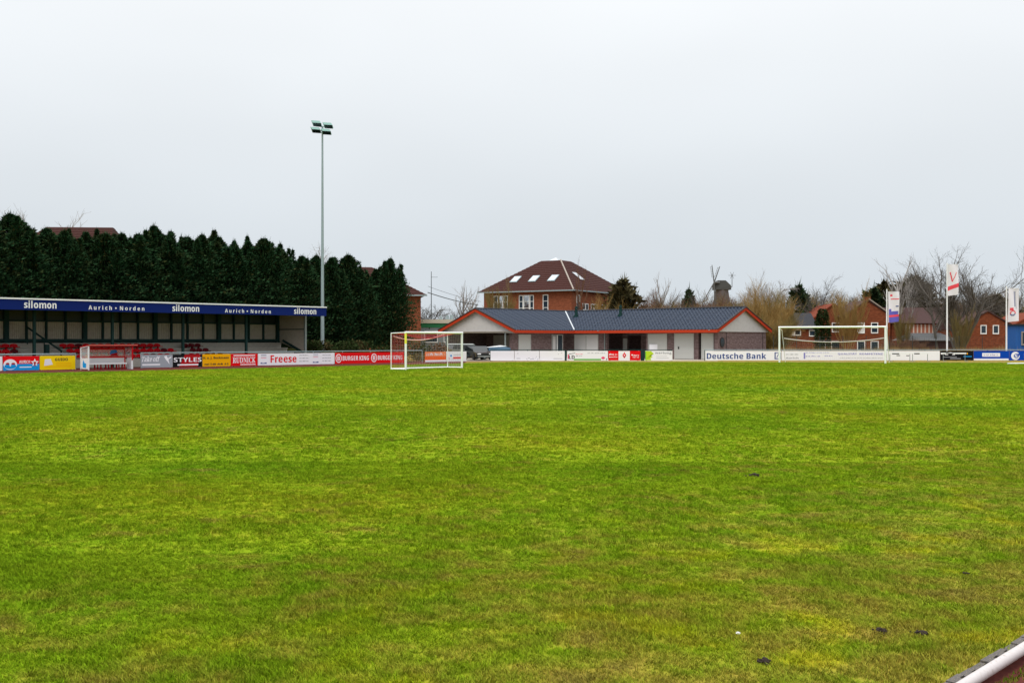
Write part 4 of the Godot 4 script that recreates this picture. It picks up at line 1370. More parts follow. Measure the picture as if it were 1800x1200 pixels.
func bare(called: String, label: String, kind: String, which: int, px: float, d: float, topy: float, wide: float, bark: String, grp: String, cat := "tree", base := 0.0) -> void:
	var v: Array = VAR[kind][which % VAR[kind].size()]
	var h := hy(topy, d) - base
	var k: float = h / v[2]
	var t := thing(called, label, cat, at(px, d) + Vector3(0, base, 0), rng.randf() * 360.0, grp)
	for i in 2:
		var o := MeshInstance3D.new()
		o.name = ["trunk", "crown"][i]
		o.mesh = v[i]
		o.material_override = M[bark]
		t.add_child(o, true)
		o.scale = Vector3(k * wide, k, k * wide)

func conifer_mesh(seed_: int, n: int, shape: float, leaf: float, tint: Color, ragged := 0.25) -> ArrayMesh:
	# unit tree: height 1, radius 0.2 at the foot; sprays through the whole volume, denser near the outside
	var g := RandomNumberGenerator.new()
	g.seed = seed_
	var nz := FastNoiseLite.new()
	nz.seed = seed_; nz.frequency = 3.0
	var b := MB.new()
	b.use_col = true
	var leaders := [[0.0, 0.0, 1.0, 1.0]]
	for k in 5:
		var la := TAU * (k + g.randf()) / 5.0
		leaders.append([cos(la) * 0.11, sin(la) * 0.11, g.randf_range(0.8, 0.98), 0.55])
	for i in n:
		var ld: Array = leaders[0] if i % 2 == 0 else leaders[1 + g.randi() % 5]
		var y := pow(g.randf(), 0.75)
		var a := g.randf() * TAU
		var rr: float = minf(1.0, pow((1.0 - y) / 0.6, shape)) * 0.2 * ld[3]
		rr *= 1.0 + ragged * 2.0 * nz.get_noise_3d(cos(a) * 0.55 + ld[0] * 9.0, y * 4.0, sin(a) * 0.55) + ragged * 1.4 * nz.get_noise_3d(cos(a) * 2.0, y * 14.0, sin(a) * 2.0 + ld[1] * 9.0)
		rr = rr * (1.0 - 0.5 * pow(g.randf(), 2.0)) + 0.002
		var bend := clampf(1.0 - y, 0.0, 1.0)
		var p := Vector3(cos(a) * rr + ld[0] * (1.0 - 0.4 * bend), (y * 0.985 + 0.005) * ld[2], sin(a) * rr + ld[1] * (1.0 - 0.4 * bend))
		var out := Vector3(cos(a), g.randf_range(0.1, 1.1), sin(a)).normalized()
		out = (out + Vector3(g.randf_range(-0.5, 0.5), g.randf_range(-0.4, 0.4), g.randf_range(-0.5, 0.5))).normalized()
		var sd := out.cross(Vector3(g.randf_range(-1, 1), g.randf_range(-1, 1), g.randf_range(-1, 1))).normalized()
		var l := leaf * g.randf_range(0.6, 1.4)
		var f := g.randf_range(0.55, 1.5)
		var c := tint.lerp(Color(0.055, 0.045, 0.016), 0.8 if g.randf() < 0.05 else clampf(nz.get_noise_3d(p.x * 4.0 + 7.0, p.y * 4.0, p.z * 4.0), 0, 0.4))
		b.col = Color(c.r * f, c.g * f, c.b * f)
		b.tri(p - sd * l * 0.42, p + sd * l * 0.42, p + out * l * 1.25)
		if y > 0.4 and i % 9 == 0:       # thin upright shoots feather the outline
			var up := Vector3(cos(a) * 0.25, 1.0, sin(a) * 0.25) * l * g.randf_range(1.6, 3.2)
			b.tri(p - sd * l * 0.16, p + sd * l * 0.16, p + up)
		b.tri(p + sd * l * 0.1 - out * l * 0.3, p + sd * l * 0.62 + out * l * 0.25, p + out * l * 0.5 + sd * l * 0.2)
	return b.mesh()

func conifer(called: String, label: String, mesh: ArrayMesh, pos: Vector3, h: float, wide: float, grp: String) -> void:
	var t := thing(called, label, "tree", pos, rng.randf() * 360.0, grp)
	var b := MB.new()
	b.tube(Vector3(0, -0.05, 0), Vector3(0, h * 0.92, 0), h * 0.022, 0.01, 6)
	obj("trunk", b, M.bark_brown, t)
	var o := MeshInstance3D.new()
	o.name = "crown"
	o.mesh = mesh
	o.material_override = M.needles
	t.add_child(o, true)
	o.scale = Vector3(h * wide, h, h * wide)

func leafy(called: String, label: String, pos: Vector3, r: Vector3, n: int, leaf: float, tint: Color, cat: String, grp: String, seed_: int) -> void:
	var g := RandomNumberGenerator.new()
	g.seed = seed_
	var t := thing(called, label, cat, pos, 0.0, grp)
	var b := MB.new()
	for i in 5:
		var a := TAU * i / 5
		b.tube(Vector3(cos(a) * 0.05, -0.03, sin(a) * 0.05), Vector3(cos(a) * r.x * 0.5, r.y * 1.2, sin(a) * r.z * 0.5), 0.03, 0.008, 4, false)
	obj("stems", b, M.bark_brown, t)
	b = MB.new()
	b.use_col = true
	for i in n:
		var d := Vector3(g.randfn(), g.randfn(), g.randfn()).normalized() * pow(g.randf(), 0.4)
		d *= 1.0 + 0.25 * sin(d.x * 7.0 + seed_) * cos(d.z * 6.0)
		var p := Vector3(d.x * r.x, maxf(0.03, r.y * (1.0 + d.y)), d.z * r.z)
		var out := (d + Vector3(g.randf_range(-1, 1), g.randf_range(-0.5, 1), g.randf_range(-1, 1))).normalized()
		var sd := out.cross(Vector3(g.randf_range(-1, 1), 0.3, g.randf_range(-1, 1))).normalized()
		var l := leaf * g.randf_range(0.6, 1.4)
		var f := g.randf_range(0.5, 1.5)
		b.col = Color(tint.r * f, tint.g * f, tint.b * f)
		b.quad(p, p + sd * l * 0.4 + out * l * 0.5, p + out * l, p - sd * l * 0.4 + out * l * 0.5)
	obj("foliage", b, M.shrub_leaf, t)

func vegetation() -> void:
	make_variants()
	# earth bank under the conifers
	var b := MB.new()
	var n := 40
	var base := Basis(Vector3.UP, deg_to_rad(SA))
	var prof := [[-1.6, 0.0], [-3.2, 0.35], [-4.6, 0.85], [-6.6, 1.0], [-16.0, 1.0], [-20.0, 0.0]]
	var x0 := sx(541, -3.0)
	for i in n:
		var xa := lerpf(x0 + 0.1, x0 + 9.5, float(i) / n)
		var xb := lerpf(x0 + 0.1, x0 + 9.5, float(i + 1) / n)
		for k in prof.size() - 1:
			var fa := clampf((n - i) / 10.0, 0, 1)
			var fb := clampf((n - i - 1) / 10.0, 0, 1)
			b.quad(SO + base * Vector3(xa, prof[k][1] * fa - 0.01, prof[k][0]), SO + base * Vector3(xb, prof[k][1] * fb - 0.01, prof[k][0]), SO + base * Vector3(xb, prof[k + 1][1] * fb - 0.01, prof[k + 1][0]), SO + base * Vector3(xa, prof[k + 1][1] * fa - 0.01, prof[k + 1][0]))
	b.quad(SO + base * Vector3(-14, 0.98, -6.6), SO + base * Vector3(x0 + 0.1, 0.98, -6.6), SO + base * Vector3(x0 + 0.1, 0.98, -16), SO + base * Vector3(-14, 0.98, -16))
	structure("earth_bank", b, M.bank_soil)
	# the row of tall conifers
	var cm := []
	for i in 5: cm.append(conifer_mesh(40 + i, 25000, [0.8, 0.9, 0.7, 0.95, 0.85][i], 0.0145, Color(0.022, 0.055, 0.024), 0.75))
	var tops := [[-50, 385], [-22, 380], [18, 376], [48, 392], [82, 402], [112, 400], [150, 404], [184, 404], [214, 408], [242, 405], [270, 392], [298, 410], [328, 412], [355, 406], [384, 412], [412, 428], [436, 420], [463, 420], [497, 436], [530, 452], [556, 446], [582, 444], [612, 450], [636, 476], [660, 470], [686, 456]]
	for i in tops.size():
		var px: float = tops[i][0]
		var z := -11.0 + (0.5 if i % 2 else -0.4)
		var x := sx(px, z)
		var pos: Vector3 = SO + base * Vector3(x, 0.95, z)
		var d := -pos.z
		conifer("conifer", "%s dark evergreen from the left in the row behind the grandstand" % ORD[i], cm[i % 5], pos, hy(tops[i][1] + rng.randf_range(-3, 9), d) - 0.95, rng.randf_range(1.2, 1.45) if i < 23 else 1.05, "row of tall evergreens behind the grandstand")
	var spire := []
	for i in 3: spire.append(conifer_mesh(60 + i, 12000, [1.15, 1.3, 1.05][i], 0.016, Color(0.024, 0.052, 0.022), 0.9))
	for i in 24:       # a second rank of narrower trees fills the gaps and breaks the outline
		var px := -34.0 + i * 29.6 + rng.randf_range(-7, 7)
		var z := -13.4 + rng.randf_range(-0.6, 0.6)
		var x := sx(px, z)
		var pos: Vector3 = SO + base * Vector3(x, 0.95, z)
		var k := 0
		while k < tops.size() - 2 and tops[k + 1][0] < px: k += 1
		var ty: float = lerpf(tops[k][1], tops[k + 1][1], clampf((px - tops[k][0]) / (tops[k + 1][0] - tops[k][0]), 0, 1)) + rng.randf_range(-6, 14)
		conifer("conifer", "%s slim evergreen from the left in the rear rank of conifers" % ORD[i], spire[i % 3], pos, hy(ty, -pos.z) - 0.95, rng.randf_range(0.8, 1.15), "rear rank of the conifer row")
	for i in 9:
		var px := 548.0 + i * 21.0
		var x := sx(px, -4.6)
		leafy("undergrowth_shrub", "%s low ivy shrub from the stand end under the conifers" % ORD[i], SO + base * Vector3(x, 0.7 if i < 6 else 0.3, -4.6 - (i % 3) * 0.5), Vector3(0.85, 0.42, 0.7), 700, 0.13, [Color(0.03, 0.045, 0.016), Color(0.06, 0.05, 0.022), Color(0.035, 0.055, 0.02)][i % 3], "shrub", "low shrubs under the conifers", 300 + i)
	# behind the left goal
	leafy("brown_shrub", "brown leaved shrub behind the net of the near goal", at(770, 86), Vector3(0.9, 0.65, 0.8), 900, 0.12, Color(0.12, 0.06, 0.03), "shrub", "", 401)
	leafy("ivy_shrub", "dark green shrub left of the brown one behind the goal", at(735, 84), Vector3(1.0, 0.75, 0.8), 1000, 0.13, Color(0.05, 0.055, 0.02), "shrub", "", 402)
	leafy("low_hedge", "straw coloured low hedge beneath the brown shrub behind goal", at(748, 81), Vector3(1.3, 0.3, 0.4), 700, 0.1, Color(0.16, 0.12, 0.05), "shrub", "", 403)
	# bare trees from left to right
	var far_g := "bare trees beyond the grounds"
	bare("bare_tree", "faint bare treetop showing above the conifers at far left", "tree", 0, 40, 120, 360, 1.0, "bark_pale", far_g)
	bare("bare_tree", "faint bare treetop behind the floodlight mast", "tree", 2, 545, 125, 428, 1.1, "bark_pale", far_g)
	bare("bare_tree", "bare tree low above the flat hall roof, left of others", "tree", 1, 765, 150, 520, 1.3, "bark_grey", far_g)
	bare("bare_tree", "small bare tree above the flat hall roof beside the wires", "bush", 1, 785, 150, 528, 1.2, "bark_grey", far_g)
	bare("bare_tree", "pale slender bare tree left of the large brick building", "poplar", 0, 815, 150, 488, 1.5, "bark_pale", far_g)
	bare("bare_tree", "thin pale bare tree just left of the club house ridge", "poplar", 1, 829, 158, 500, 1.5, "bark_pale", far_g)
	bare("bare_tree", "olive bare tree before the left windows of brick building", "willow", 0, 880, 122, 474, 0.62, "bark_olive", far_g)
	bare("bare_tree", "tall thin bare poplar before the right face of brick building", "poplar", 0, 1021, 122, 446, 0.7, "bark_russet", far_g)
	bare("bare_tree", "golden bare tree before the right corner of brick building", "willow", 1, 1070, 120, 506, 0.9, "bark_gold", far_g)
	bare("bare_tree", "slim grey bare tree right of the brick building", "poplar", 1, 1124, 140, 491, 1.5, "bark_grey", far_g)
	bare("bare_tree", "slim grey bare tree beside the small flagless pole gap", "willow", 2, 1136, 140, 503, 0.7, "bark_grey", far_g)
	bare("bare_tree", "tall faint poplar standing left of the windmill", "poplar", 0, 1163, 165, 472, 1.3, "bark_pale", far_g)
	var low := []
	var lb := ["bark_olive", "bark_grey", "bark_russet", "bark_gold", "bark_russet", "bark_brown"]
	for i in 20: low.append([1106.0 + i * 10.3, 514.0 + 9.0 * sin(i * 2.3) + 4.0 * cos(i * 5.1), lb[i % 6]])
	for i in low.size():
		bare("bare_shrub", "%s bare scrub tree from the left above right wing's ridge" % ORD[i], ["bush", "willow"][i % 2], i, low[i][0], 122 + (i % 4) * 9, low[i][1], 1.15, low[i][2], "scrub above the club house roof", "shrub")
	bare("bare_tree", "broad olive bare willow right of the windmill", "willow", 0, 1318, 118, 506, 1.0, "bark_olive", far_g)
	bare("bare_tree", "tall golden olive willow at the right end of club house", "willow", 1, 1345, 112, 478, 0.95, "bark_gold", far_g)
	bare("bare_tree", "olive bare willow standing right of the tall golden one", "willow", 2, 1368, 116, 498, 1.0, "bark_olive", far_g)
	bare("bare_tree", "grey bare tree peering over the golden willow at club end", "tree", 1, 1350, 135, 470, 0.9, "bark_pale", far_g)
	bare("bare_tree", "dark topped bare tree above the dark roofed house", "tree", 2, 1443, 135, 478, 0.75, "bark_grey", far_g)
	bare("bare_tree", "golden willow over the left half of the far goal", "willow", 2, 1456, 142, 512, 0.9, "bark_gold", far_g)
	bare("bare_tree", "large golden brown willow over the middle of far goal", "willow", 0, 1490, 116, 482, 0.62, "bark_gold", far_g)
	bare("bare_tree", "grey bare tree behind the dark roofed house", "tree", 0, 1420, 150, 512, 1.0, "bark_grey", far_g)
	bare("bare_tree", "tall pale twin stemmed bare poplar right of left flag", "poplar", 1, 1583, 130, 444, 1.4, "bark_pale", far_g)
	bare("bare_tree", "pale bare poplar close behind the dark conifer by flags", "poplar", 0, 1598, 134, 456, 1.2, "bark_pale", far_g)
	bare("bare_tree", "olive bare willow right beside the left flag", "willow", 1, 1585, 112, 522, 0.5, "bark_olive", far_g)
	bare("bare_tree", "big spreading bare tree behind the middle flagpole", "forked", 0, 1686, 106, 422, 1.1, "bark_grey", far_g)
	bare("bare_tree", "tall bare tree with dark limbs left of the middle flag", "tree", 1, 1650, 112, 436, 0.85, "bark_grey", far_g)
	bare("bare_tree", "mossy olive shoots round the foot of the big tree", "willow", 0, 1690, 104, 524, 0.55, "bark_olive", far_g)
	bare("bare_tree", "bare tree between the big tree and right flag", "tree", 0, 1726, 125, 480, 0.95, "bark_grey", far_g)
	bare("bare_tree", "bare tree above the right flag", "tree", 2, 1782, 135, 488, 0.9, "bark_grey", far_g)
	bare("bare_tree", "brown bare scrub beside the right gable house", "bush", 2, 1765, 128, 530, 1.0, "bark_olive", far_g, "shrub")
	bare("bare_tree", "low brown scrub before the long barn", "bush", 0, 1612, 106, 592, 1.6, "bark_russet", far_g, "shrub")
	bare("bare_tree", "low brown scrub left of the shed", "bush", 1, 1578, 106, 588, 1.6, "bark_russet", far_g, "shrub")
	var scrub := [[1300, 545, "bark_olive", 108], [1330, 530, "bark_gold", 106], [1362, 540, "bark_olive", 105], [1384, 545, "bark_russet", 140], [1425, 530, "bark_gold", 142], [1478, 515, "bark_gold", 146], [1505, 520, "bark_gold", 150], [1565, 530, "bark_russet", 142], [1596, 530, "bark_olive", 145], [1640, 532, "bark_russet", 146], [1668, 530, "bark_olive", 148], [1705, 535, "bark_olive", 140], [1758, 535, "bark_russet", 140], [1790, 530, "bark_russet", 142]]
	for i in scrub.size():
		bare("bare_shrub", "%s tan scrub thicket from the left between club house and right edge" % ORD[i], ["willow", "bush"][i % 2], i + 1, scrub[i][0], scrub[i][3], scrub[i][1], 1.3, scrub[i][2], "tan scrub thickets before the houses", "shrub")
	for i in 24:
		var bx := 1292.0 + i * 22.5
		bare("bare_tree", "%s hazy brown bare tree from the left in the far band" % ORD[i], ["tree", "bush", "willow"][i % 3], i, bx, 158 + (i % 5) * 6, 508.0 + 9.0 * sin(i * 1.9) + 6.0 * sin(i * 4.3), 1.1, ["bark_russet", "bark_grey", "bark_olive", "bark_brown"][i % 4], "far band of bare trees on the right")
	# conifers on the right
	var dk := conifer_mesh(81, 1900, 0.9, 0.05, Color(0.03, 0.055, 0.026), 1.1)
	var br := conifer_mesh(82, 1700, 0.75, 0.05, Color(0.075, 0.065, 0.032), 1.2)
	var eg := "scattered conifers beyond the grounds"
	conifer("conifer", "small dark spruce tip above the middle of right wing roof", dk, at(1211, 170), hy(510, 170), 0.75, eg)
	conifer("conifer", "dark green conifer at the right corner of brick building", br, at(1096, 124), hy(492, 124), 1.2, eg)
	conifer("conifer", "ragged dark pine above the dark roofed house", dk, at(1405, 140), hy(503, 140), 1.0, eg)
	conifer("cypress", "narrow dark green cypress before the brick houses", conifer_mesh(83, 2500, 0.3, 0.035, Color(0.025, 0.045, 0.018), 0.1), at(1446, 119), hy(543, 119), 0.85, eg)
	conifer("conifer", "small green conifer left of the tall brick gable's flag", dk, at(1536, 140), hy(508, 140), 1.2, eg)
	conifer("conifer", "dark brownish conifer behind the left flag", br, at(1555, 145), hy(496, 145), 1.2, eg)
	conifer("conifer", "broad dark conifer right of the left flag", br, at(1607, 138), hy(488, 138), 1.5, eg)
	conifer("conifer", "olive evergreen between right gable house and right flag", br, at(1752, 140), hy(518, 140), 1.6, eg)
	# dry reeds and weeds behind the right boards
	b = MB.new()
	b.use_col = true
	var g := RandomNumberGenerator.new()
	g.seed = 91
	for i in 14:
		var a := g.randf() * TAU
		var p := Vector3(cos(a), 0, sin(a)) * g.randf() * 0.14
		var h := g.randf_range(0.5, 1.0)
		var le := Vector3(g.randf_range(-0.25, 0.25), h, g.randf_range(-0.25, 0.25))
		var s := Vector3(cos(a + 1.0), 0, sin(a + 1.0)) * 0.012
		b.tri(p - s, p + s, p + le)
	var mm := MultiMesh.new()
	mm.transform_format = MultiMesh.TRANSFORM_3D
	mm.use_colors = true
	mm.mesh = b.mesh()
	mm.mesh.surface_set_material(0, M.reed)
	var buf := PackedFloat32Array()
	for i in 7000:
		var d := g.randf_range(86.5, 104.0)
		var px := g.randf_range(1356, 1850)
		var pp := at(px, d)
		var k := g.randf_range(0.5, 1.25) * (0.6 + 0.6 * clampf(n_mid.get_noise_2d(pp.x * 0.4, pp.z * 0.4) + 0.4, 0, 1))
		var cc: Color = [Color(0.32, 0.20, 0.085), Color(0.24, 0.15, 0.065), Color(0.17, 0.15, 0.05), Color(0.36, 0.24, 0.11)][g.randi() % 4]
		var a := g.randf() * TAU
		buf.append_array(PackedFloat32Array([cos(a) * k, 0, sin(a) * k, pp.x, 0, k, 0, 0, -sin(a) * k, 0, cos(a) * k, pp.z, cc.r, cc.g, cc.b, 1]))
	mm.instance_count = buf.size() / 16
	mm.buffer = buf
	var o := MultiMeshInstance3D.new()
	o.name = numbered("dry_reeds")
	o.multimesh = mm
	add_child(o, true)
	o.set_meta("kind", "stuff")
	meta(o, "tan dry reeds and weeds behind the boards on the right", "reeds")

# ---------------------------------------------------------------- goals, dugout, mast, flags
func net_grid(b: MB, p: Vector3, u: Vector3, v: Vector3, cell: float, r: float, sag := Vector3.ZERO) -> void:
	var nu := int(u.length() / cell)
	var nv := int(v.length() / cell)
	var f := func(i, j): return p + u * (float(i) / nu) + v * (float(j) / nv) + sag * sin(PI * i / nu) * sin(PI * j / nv)
	for i in nu + 1:
		for j in nv:
			b.tube(f.call(i, j), f.call(i, j + 1), r, r, 3, false)
	for j in nv + 1:
		for i in nu:
			b.tube(f.call(i, j), f.call(i + 1, j), r, r, 3, false)

func rope(b: MB, p: Vector3, q: Vector3, sag: float, r: float, n := 12) -> void:
	for i in n:
		var f0 := float(i) / n
		var f1 := float(i + 1) / n
		b.tube(p.lerp(q, f0) - Vector3(0, sag * 4.0 * f0 * (1 - f0), 0), p.lerp(q, f1) - Vector3(0, sag * 4.0 * f1 * (1 - f1), 0), r, r, 5, false)

func sports_things() -> void:
	# near goal, a portable one
	var o := at(713, 57.7)
	var t := thing("football_goal", "near white portable goal turned sideways with red and white net", "goal", o, 54)
	var w := 4.8
	var h := 2.0
	var dz := -1.05
	var b := MB.new()
	b.tube(Vector3(0, 0, 0), Vector3(0, 1.4, 0), 0.06, 0.06, 10)
	obj("post", b, M.white_paint, t)
	b = MB.new()
	b.tube(Vector3(0, 1.4, 0), Vector3(0, h, 0), 0.061, 0.061, 10)
	obj("taped_post_top", b, M.yellow_tape, t).set_meta("label", "yellow upper end of the left goal post")
	b = MB.new()
	b.tube(Vector3(w, 0, 0), Vector3(w, h, 0), 0.06, 0.06, 10)
	obj("post", b, M.white_paint, t)
	b = MB.new()
	b.tube(Vector3(-0.06, h, 0), Vector3(w + 0.06, h, 0), 0.06, 0.06, 10)
	obj("crossbar", b, M.white_paint, t)
	for x in [0.0, w]:
		b = MB.new()
		b.tube(Vector3(x, 0.04, 0), Vector3(x, 0.04, dz), 0.04, 0.04, 8)
		obj("ground_bar", b, M.white_paint, t)
		b = MB.new()
		b.tube(Vector3(x, h, 0), Vector3(x, h - 0.04, dz), 0.025, 0.025, 8)
		b.tube(Vector3(x, h - 0.04, dz), Vector3(x, 0.0, dz), 0.025, 0.025, 8)
		obj("net_stay", b, M.white_paint, t)
	b = MB.new()
	b.tube(Vector3(0, 0.04, dz), Vector3(w, 0.04, dz), 0.045, 0.045, 8)
	obj("ground_bar", b, M.white_paint, t)
	b = MB.new()
	net_grid(b, Vector3(0, h - 0.03, dz), Vector3(w, 0, 0), Vector3(0, -h + 0.08, 0), 0.14, 0.0022, Vector3(0, -0.1, -0.15))
	net_grid(b, Vector3(w, h - 0.02, 0), Vector3(0, 0, dz), Vector3(0, -h + 0.08, 0), 0.12, 0.004, Vector3(0.12, 0, 0))
	obj("net", b, M.net_white, t)
	b = MB.new()
	net_grid(b, Vector3(0, h - 0.02, 0), Vector3(0, 0, dz), Vector3(0, -h + 0.08, 0), 0.1, 0.005, Vector3(-0.1, 0, 0))
	net_grid(b, Vector3(0, h, 0), Vector3(w, 0, 0), Vector3(0, -0.04, dz), 0.12, 0.005, Vector3(0, -0.3, 0))
	obj("net", b, M.net_red, t)
	b = MB.new()
	rope(b, Vector3(0.05, h - 0.2, dz * 0.9), Vector3(w - 0.3, h - 0.02, dz * 0.9), 0.3, 0.03)
	obj("net_rope", b, M.rope_pink, t)
	# far goal
	var pl := at(1370.5, 76.4)
	var pr := at(1557, 73.2)
	var dir := pr - pl
	w = 7.4
	h = 2.5
	t = thing("football_goal", "far full size white goal in front of the right boards", "goal", pl, rad_to_deg(atan2(-dir.z, dir.x)))
	w = dir.length()
	for x in [0.0, w]:
		b = MB.new()
		b.tube(Vector3(x, 0, 0), Vector3(x, h, 0), 0.065, 0.065, 10)
		obj("post", b, M.white_paint, t)
		b = MB.new()
		b.tube(Vector3(x, h - 0.06, 0), Vector3(x, h - 0.2, -0.8), 0.02, 0.02, 6)
		b.tube(Vector3(x, h - 0.2, -0.8), Vector3(x, 0.0, -1.9), 0.02, 0.02, 6)
		obj("net_stay", b, M.white_paint, t)
	b = MB.new()
	b.tube(Vector3(-0.065, h, 0), Vector3(w + 0.065, h, 0), 0.065, 0.065, 10)
	obj("crossbar", b, M.white_paint, t)
	b = MB.new()
	rope(b, Vector3(0.1, 1.72, -1.0), Vector3(w - 0.1, 1.75, -1.0), 0.28, 0.035, 16)
	obj("net_rope", b, M.net_white, t)
	b = MB.new()
	net_grid(b, Vector3(0, 1.6, -1.0), Vector3(w, 0, 0), Vector3(0, -1.55, -0.9), 0.14, 0.002, Vector3(0, -0.1, 0.1))
	obj("net", b, M.net_white, t)
	# dugout
	var dx := sx(155, 0.9)
	o = SO + Basis(Vector3.UP, deg_to_rad(SA)) * Vector3(dx, 0, 0.9)
	t = thing("dugout", "red and white players' bench shelter in front of the grandstand", "dugout", o, SA)
	var dw := sx(232, 0.9) - dx
	var db := -0.85
	var dh := 1.27
	# left side
	b = MB.new()
	b.span(-0.03, 0.03, 0, dh, -0.03, 0.03)
	b.span(-0.03, 0.03, 0, dh - 0.1, db - 0.03, db + 0.03)
	b.bar(Vector3(0, dh, 0.03), Vector3(0, dh - 0.1, db - 0.03), 0.06, 0.05)
	obj("side_frame", b, M.white_paint, t)
	part_box("side_panel", M.white_plastic, t, -0.02, 0.02, 0.04, 0.62, db + 0.03, -0.03)
	b = MB.new()
	b.prism([Vector3(-0.024, 0.1, -0.25), Vector3(-0.024, 0.12, -0.6), Vector3(-0.024, 0.3, -0.62), Vector3(-0.024, 0.54, -0.55), Vector3(-0.024, 0.36, -0.4), Vector3(-0.024, 0.34, -0.22)], Vector3(0.048, 0, 0))
	obj("emblem", b, M.sky_blue, t)
	part_box("side_sheet", M.clear_sheet, t, -0.008, 0.008, 0.63, dh - 0.1, db + 0.03, -0.03)
	# right side
	b = MB.new()
	b.span(dw - 0.03, dw + 0.03, 0, dh - 0.1, db - 0.03, db + 0.03)
	b.span(dw - 0.03, dw + 0.03, 0.5, dh, -0.03, 0.03)
	obj("side_frame", b, M.frame_red, t)
	part_box("side_panel", M.white_plastic, t, dw - 0.05, dw + 0.05, 0.0, 0.62, -0.5, -0.02)
	part_box("side_sheet", M.clear_sheet, t, dw - 0.008, dw + 0.008, 0.63, dh - 0.1, db + 0.03, -0.03)
	# back, roof, bench
	part_box("back_panel", M.white_plastic, t, 0.03, dw - 0.03, 0.3, 0.62, db - 0.01, db + 0.02)
	part_box("back_sheet", M.clear_sheet, t, 0.03, dw - 0.03, 0.7, dh - 0.16, db - 0.004, db + 0.004)
	b = MB.new()
	b.span(0.03, dw - 0.03, 0.62, 0.7, db - 0.03, db + 0.03)
	b.span(0.03, dw - 0.03, dh - 0.2, dh - 0.1, db - 0.03, db + 0.03)
	for k in [0.125, 0.38, 0.63, 0.87]: b.span(dw * k - 0.03, dw * k + 0.03, 0.0, dh - 0.2, db - 0.035, db - 0.012)
	obj("back_frame", b, M.frame_red, t)
	b = MB.new()
	b.prism([Vector3(-0.05, dh + 0.03, 0.1), Vector3(-0.05, dh + 0.06, 0.1), Vector3(-0.05, dh - 0.04, db - 0.05), Vector3(-0.05, dh - 0.07, db - 0.05)], Vector3(dw + 0.3, 0, 0))
	obj("roof", b, M.frame_red, t)
	part_box("roof_edge", M.roof_edge_red, t, -0.05, dw + 0.25, dh + 0.03, dh + 0.065, 0.101, 0.13)
	part_box("bench_seat", M.white_plastic, t, 0.04, dw - 0.2, 0.28, 0.36, -0.6, -0.2)
	for k in [0.1, 0.23, 0.37, 0.48, 0.62, 0.73, 0.86]: part_box("bench_leg", M.deep_red, t, dw * k - 0.03, dw * k + 0.03, 0.0, 0.28, -0.5, -0.44)
	b = MB.new()
	b.prism([Vector3(dw * 0.655, 0.72, db + 0.006), Vector3(dw * 0.84, 0.72, db + 0.006), Vector3(dw * 0.83, 0.9, db + 0.006), Vector3(dw * 0.7, 0.86, db + 0.006)], Vector3(0, 0, 0.01))
	obj("emblem", b, M.deep_red, t)
	b = MB.new()
	b.prism([Vector3(dw * 0.655, 0.8, db + 0.018), Vector3(dw * 0.7, 0.87, db + 0.018), Vector3(dw * 0.83, 0.92, db + 0.018), Vector3(dw * 0.79, 1.08, db + 0.018), Vector3(dw * 0.67, 1.0, db + 0.018)], Vector3(0, 0, 0.01))
	obj("emblem", b, M.dugout_blue, t)
	# floodlight mast
	var mx := sx(566.5, -5.0)
	o = SO + Basis(Vector3.UP, deg_to_rad(SA)) * Vector3(mx, 0.9, -5.0)
	var md := -o.z
	t = thing("floodlight_mast", "tall slim grey floodlight mast with four lamps beside the grandstand", "floodlight", o, 0)
	var top := hy(222, md) - 0.9
	b = MB.new()
	b.tube(Vector3(0, 0, 0), Vector3(0, 2.4, 0), 0.13, 0.125, 12)
	b.tube(Vector3(0, 2.4, 0), Vector3(0, top, 0), 0.12, 0.06, 12)
	b.tube(Vector3(0, 0, 0), Vector3(0, 0.05, 0), 0.22, 0.22, 12)
	obj("pole", b, M.galvanised, t)
	b = MB.new()
	b.bar(Vector3(-0.5, top + 0.05, -0.15), Vector3(0.5, top - 0.1, 0.15), 0.06, 0.06)
	b.bar(Vector3(-0.45, top - 0.28, 0.1), Vector3(0.45, top - 0.32, -0.1), 0.06, 0.06)
	obj("cross_arm", b, M.galvanised, t)
	for q in [Vector3(-0.34, 0.18, 0.0), Vector3(0.48, 0.02, 0.1), Vector3(-0.36, -0.32, 0.2), Vector3(0.36, -0.42, 0.1)]:
		var c: Vector3 = Vector3(0, top, 0) + q
		b = MB.new()
		var sk := Vector3(0.12, 0, 0)
		b.prism([c + Vector3(-0.3, 0.2, 0.25) - sk, c + Vector3(-0.3, 0.03, 0.27), c + Vector3(-0.3, -0.17, 0.05), c + Vector3(-0.3, -0.1, -0.2), c + Vector3(-0.3, 0.2, -0.2) - sk], Vector3(0.6, -0.04, 0))
		var lm := obj("lamp", b, M.lamp_shell, t)
		b = MB.new()
		b.prism([c + Vector3(-0.28, 0.02, 0.285), c + Vector3(-0.28, -0.18, 0.065), c + Vector3(-0.28, -0.185, 0.06), c + Vector3(-0.28, 0.015, 0.27)], Vector3(0.56, -0.04, 0))
		obj("lens", b, M.lamp_glass, lm)
	# flags
	for fl in [[1559.5, 508.0, 1562.0, 1581.0, 513.0, 567.0, 0], [1665.5, 462.0, 1667.0, 1685.5, 465.0, 520.0, 1], [1770.0, 503.0, 1773.0, 1792.0, 507.0, 566.0, 2]]:
		var d := 88.0
		o = at(fl[0], d)
		t = thing("flagpole", ["white flagpole with lilac banded banner beside the far goal", "tallest white flagpole, its white banner with slanted red bar", "white flagpole with blue and red ringed banner at right edge"][fl[6]], "flagpole", o, 0, "flagpoles behind the right boards")
		b = MB.new()
		b.tube(Vector3(0, 0, 0), Vector3(0, hy(fl[1], d), 0), 0.07, 0.045, 10)
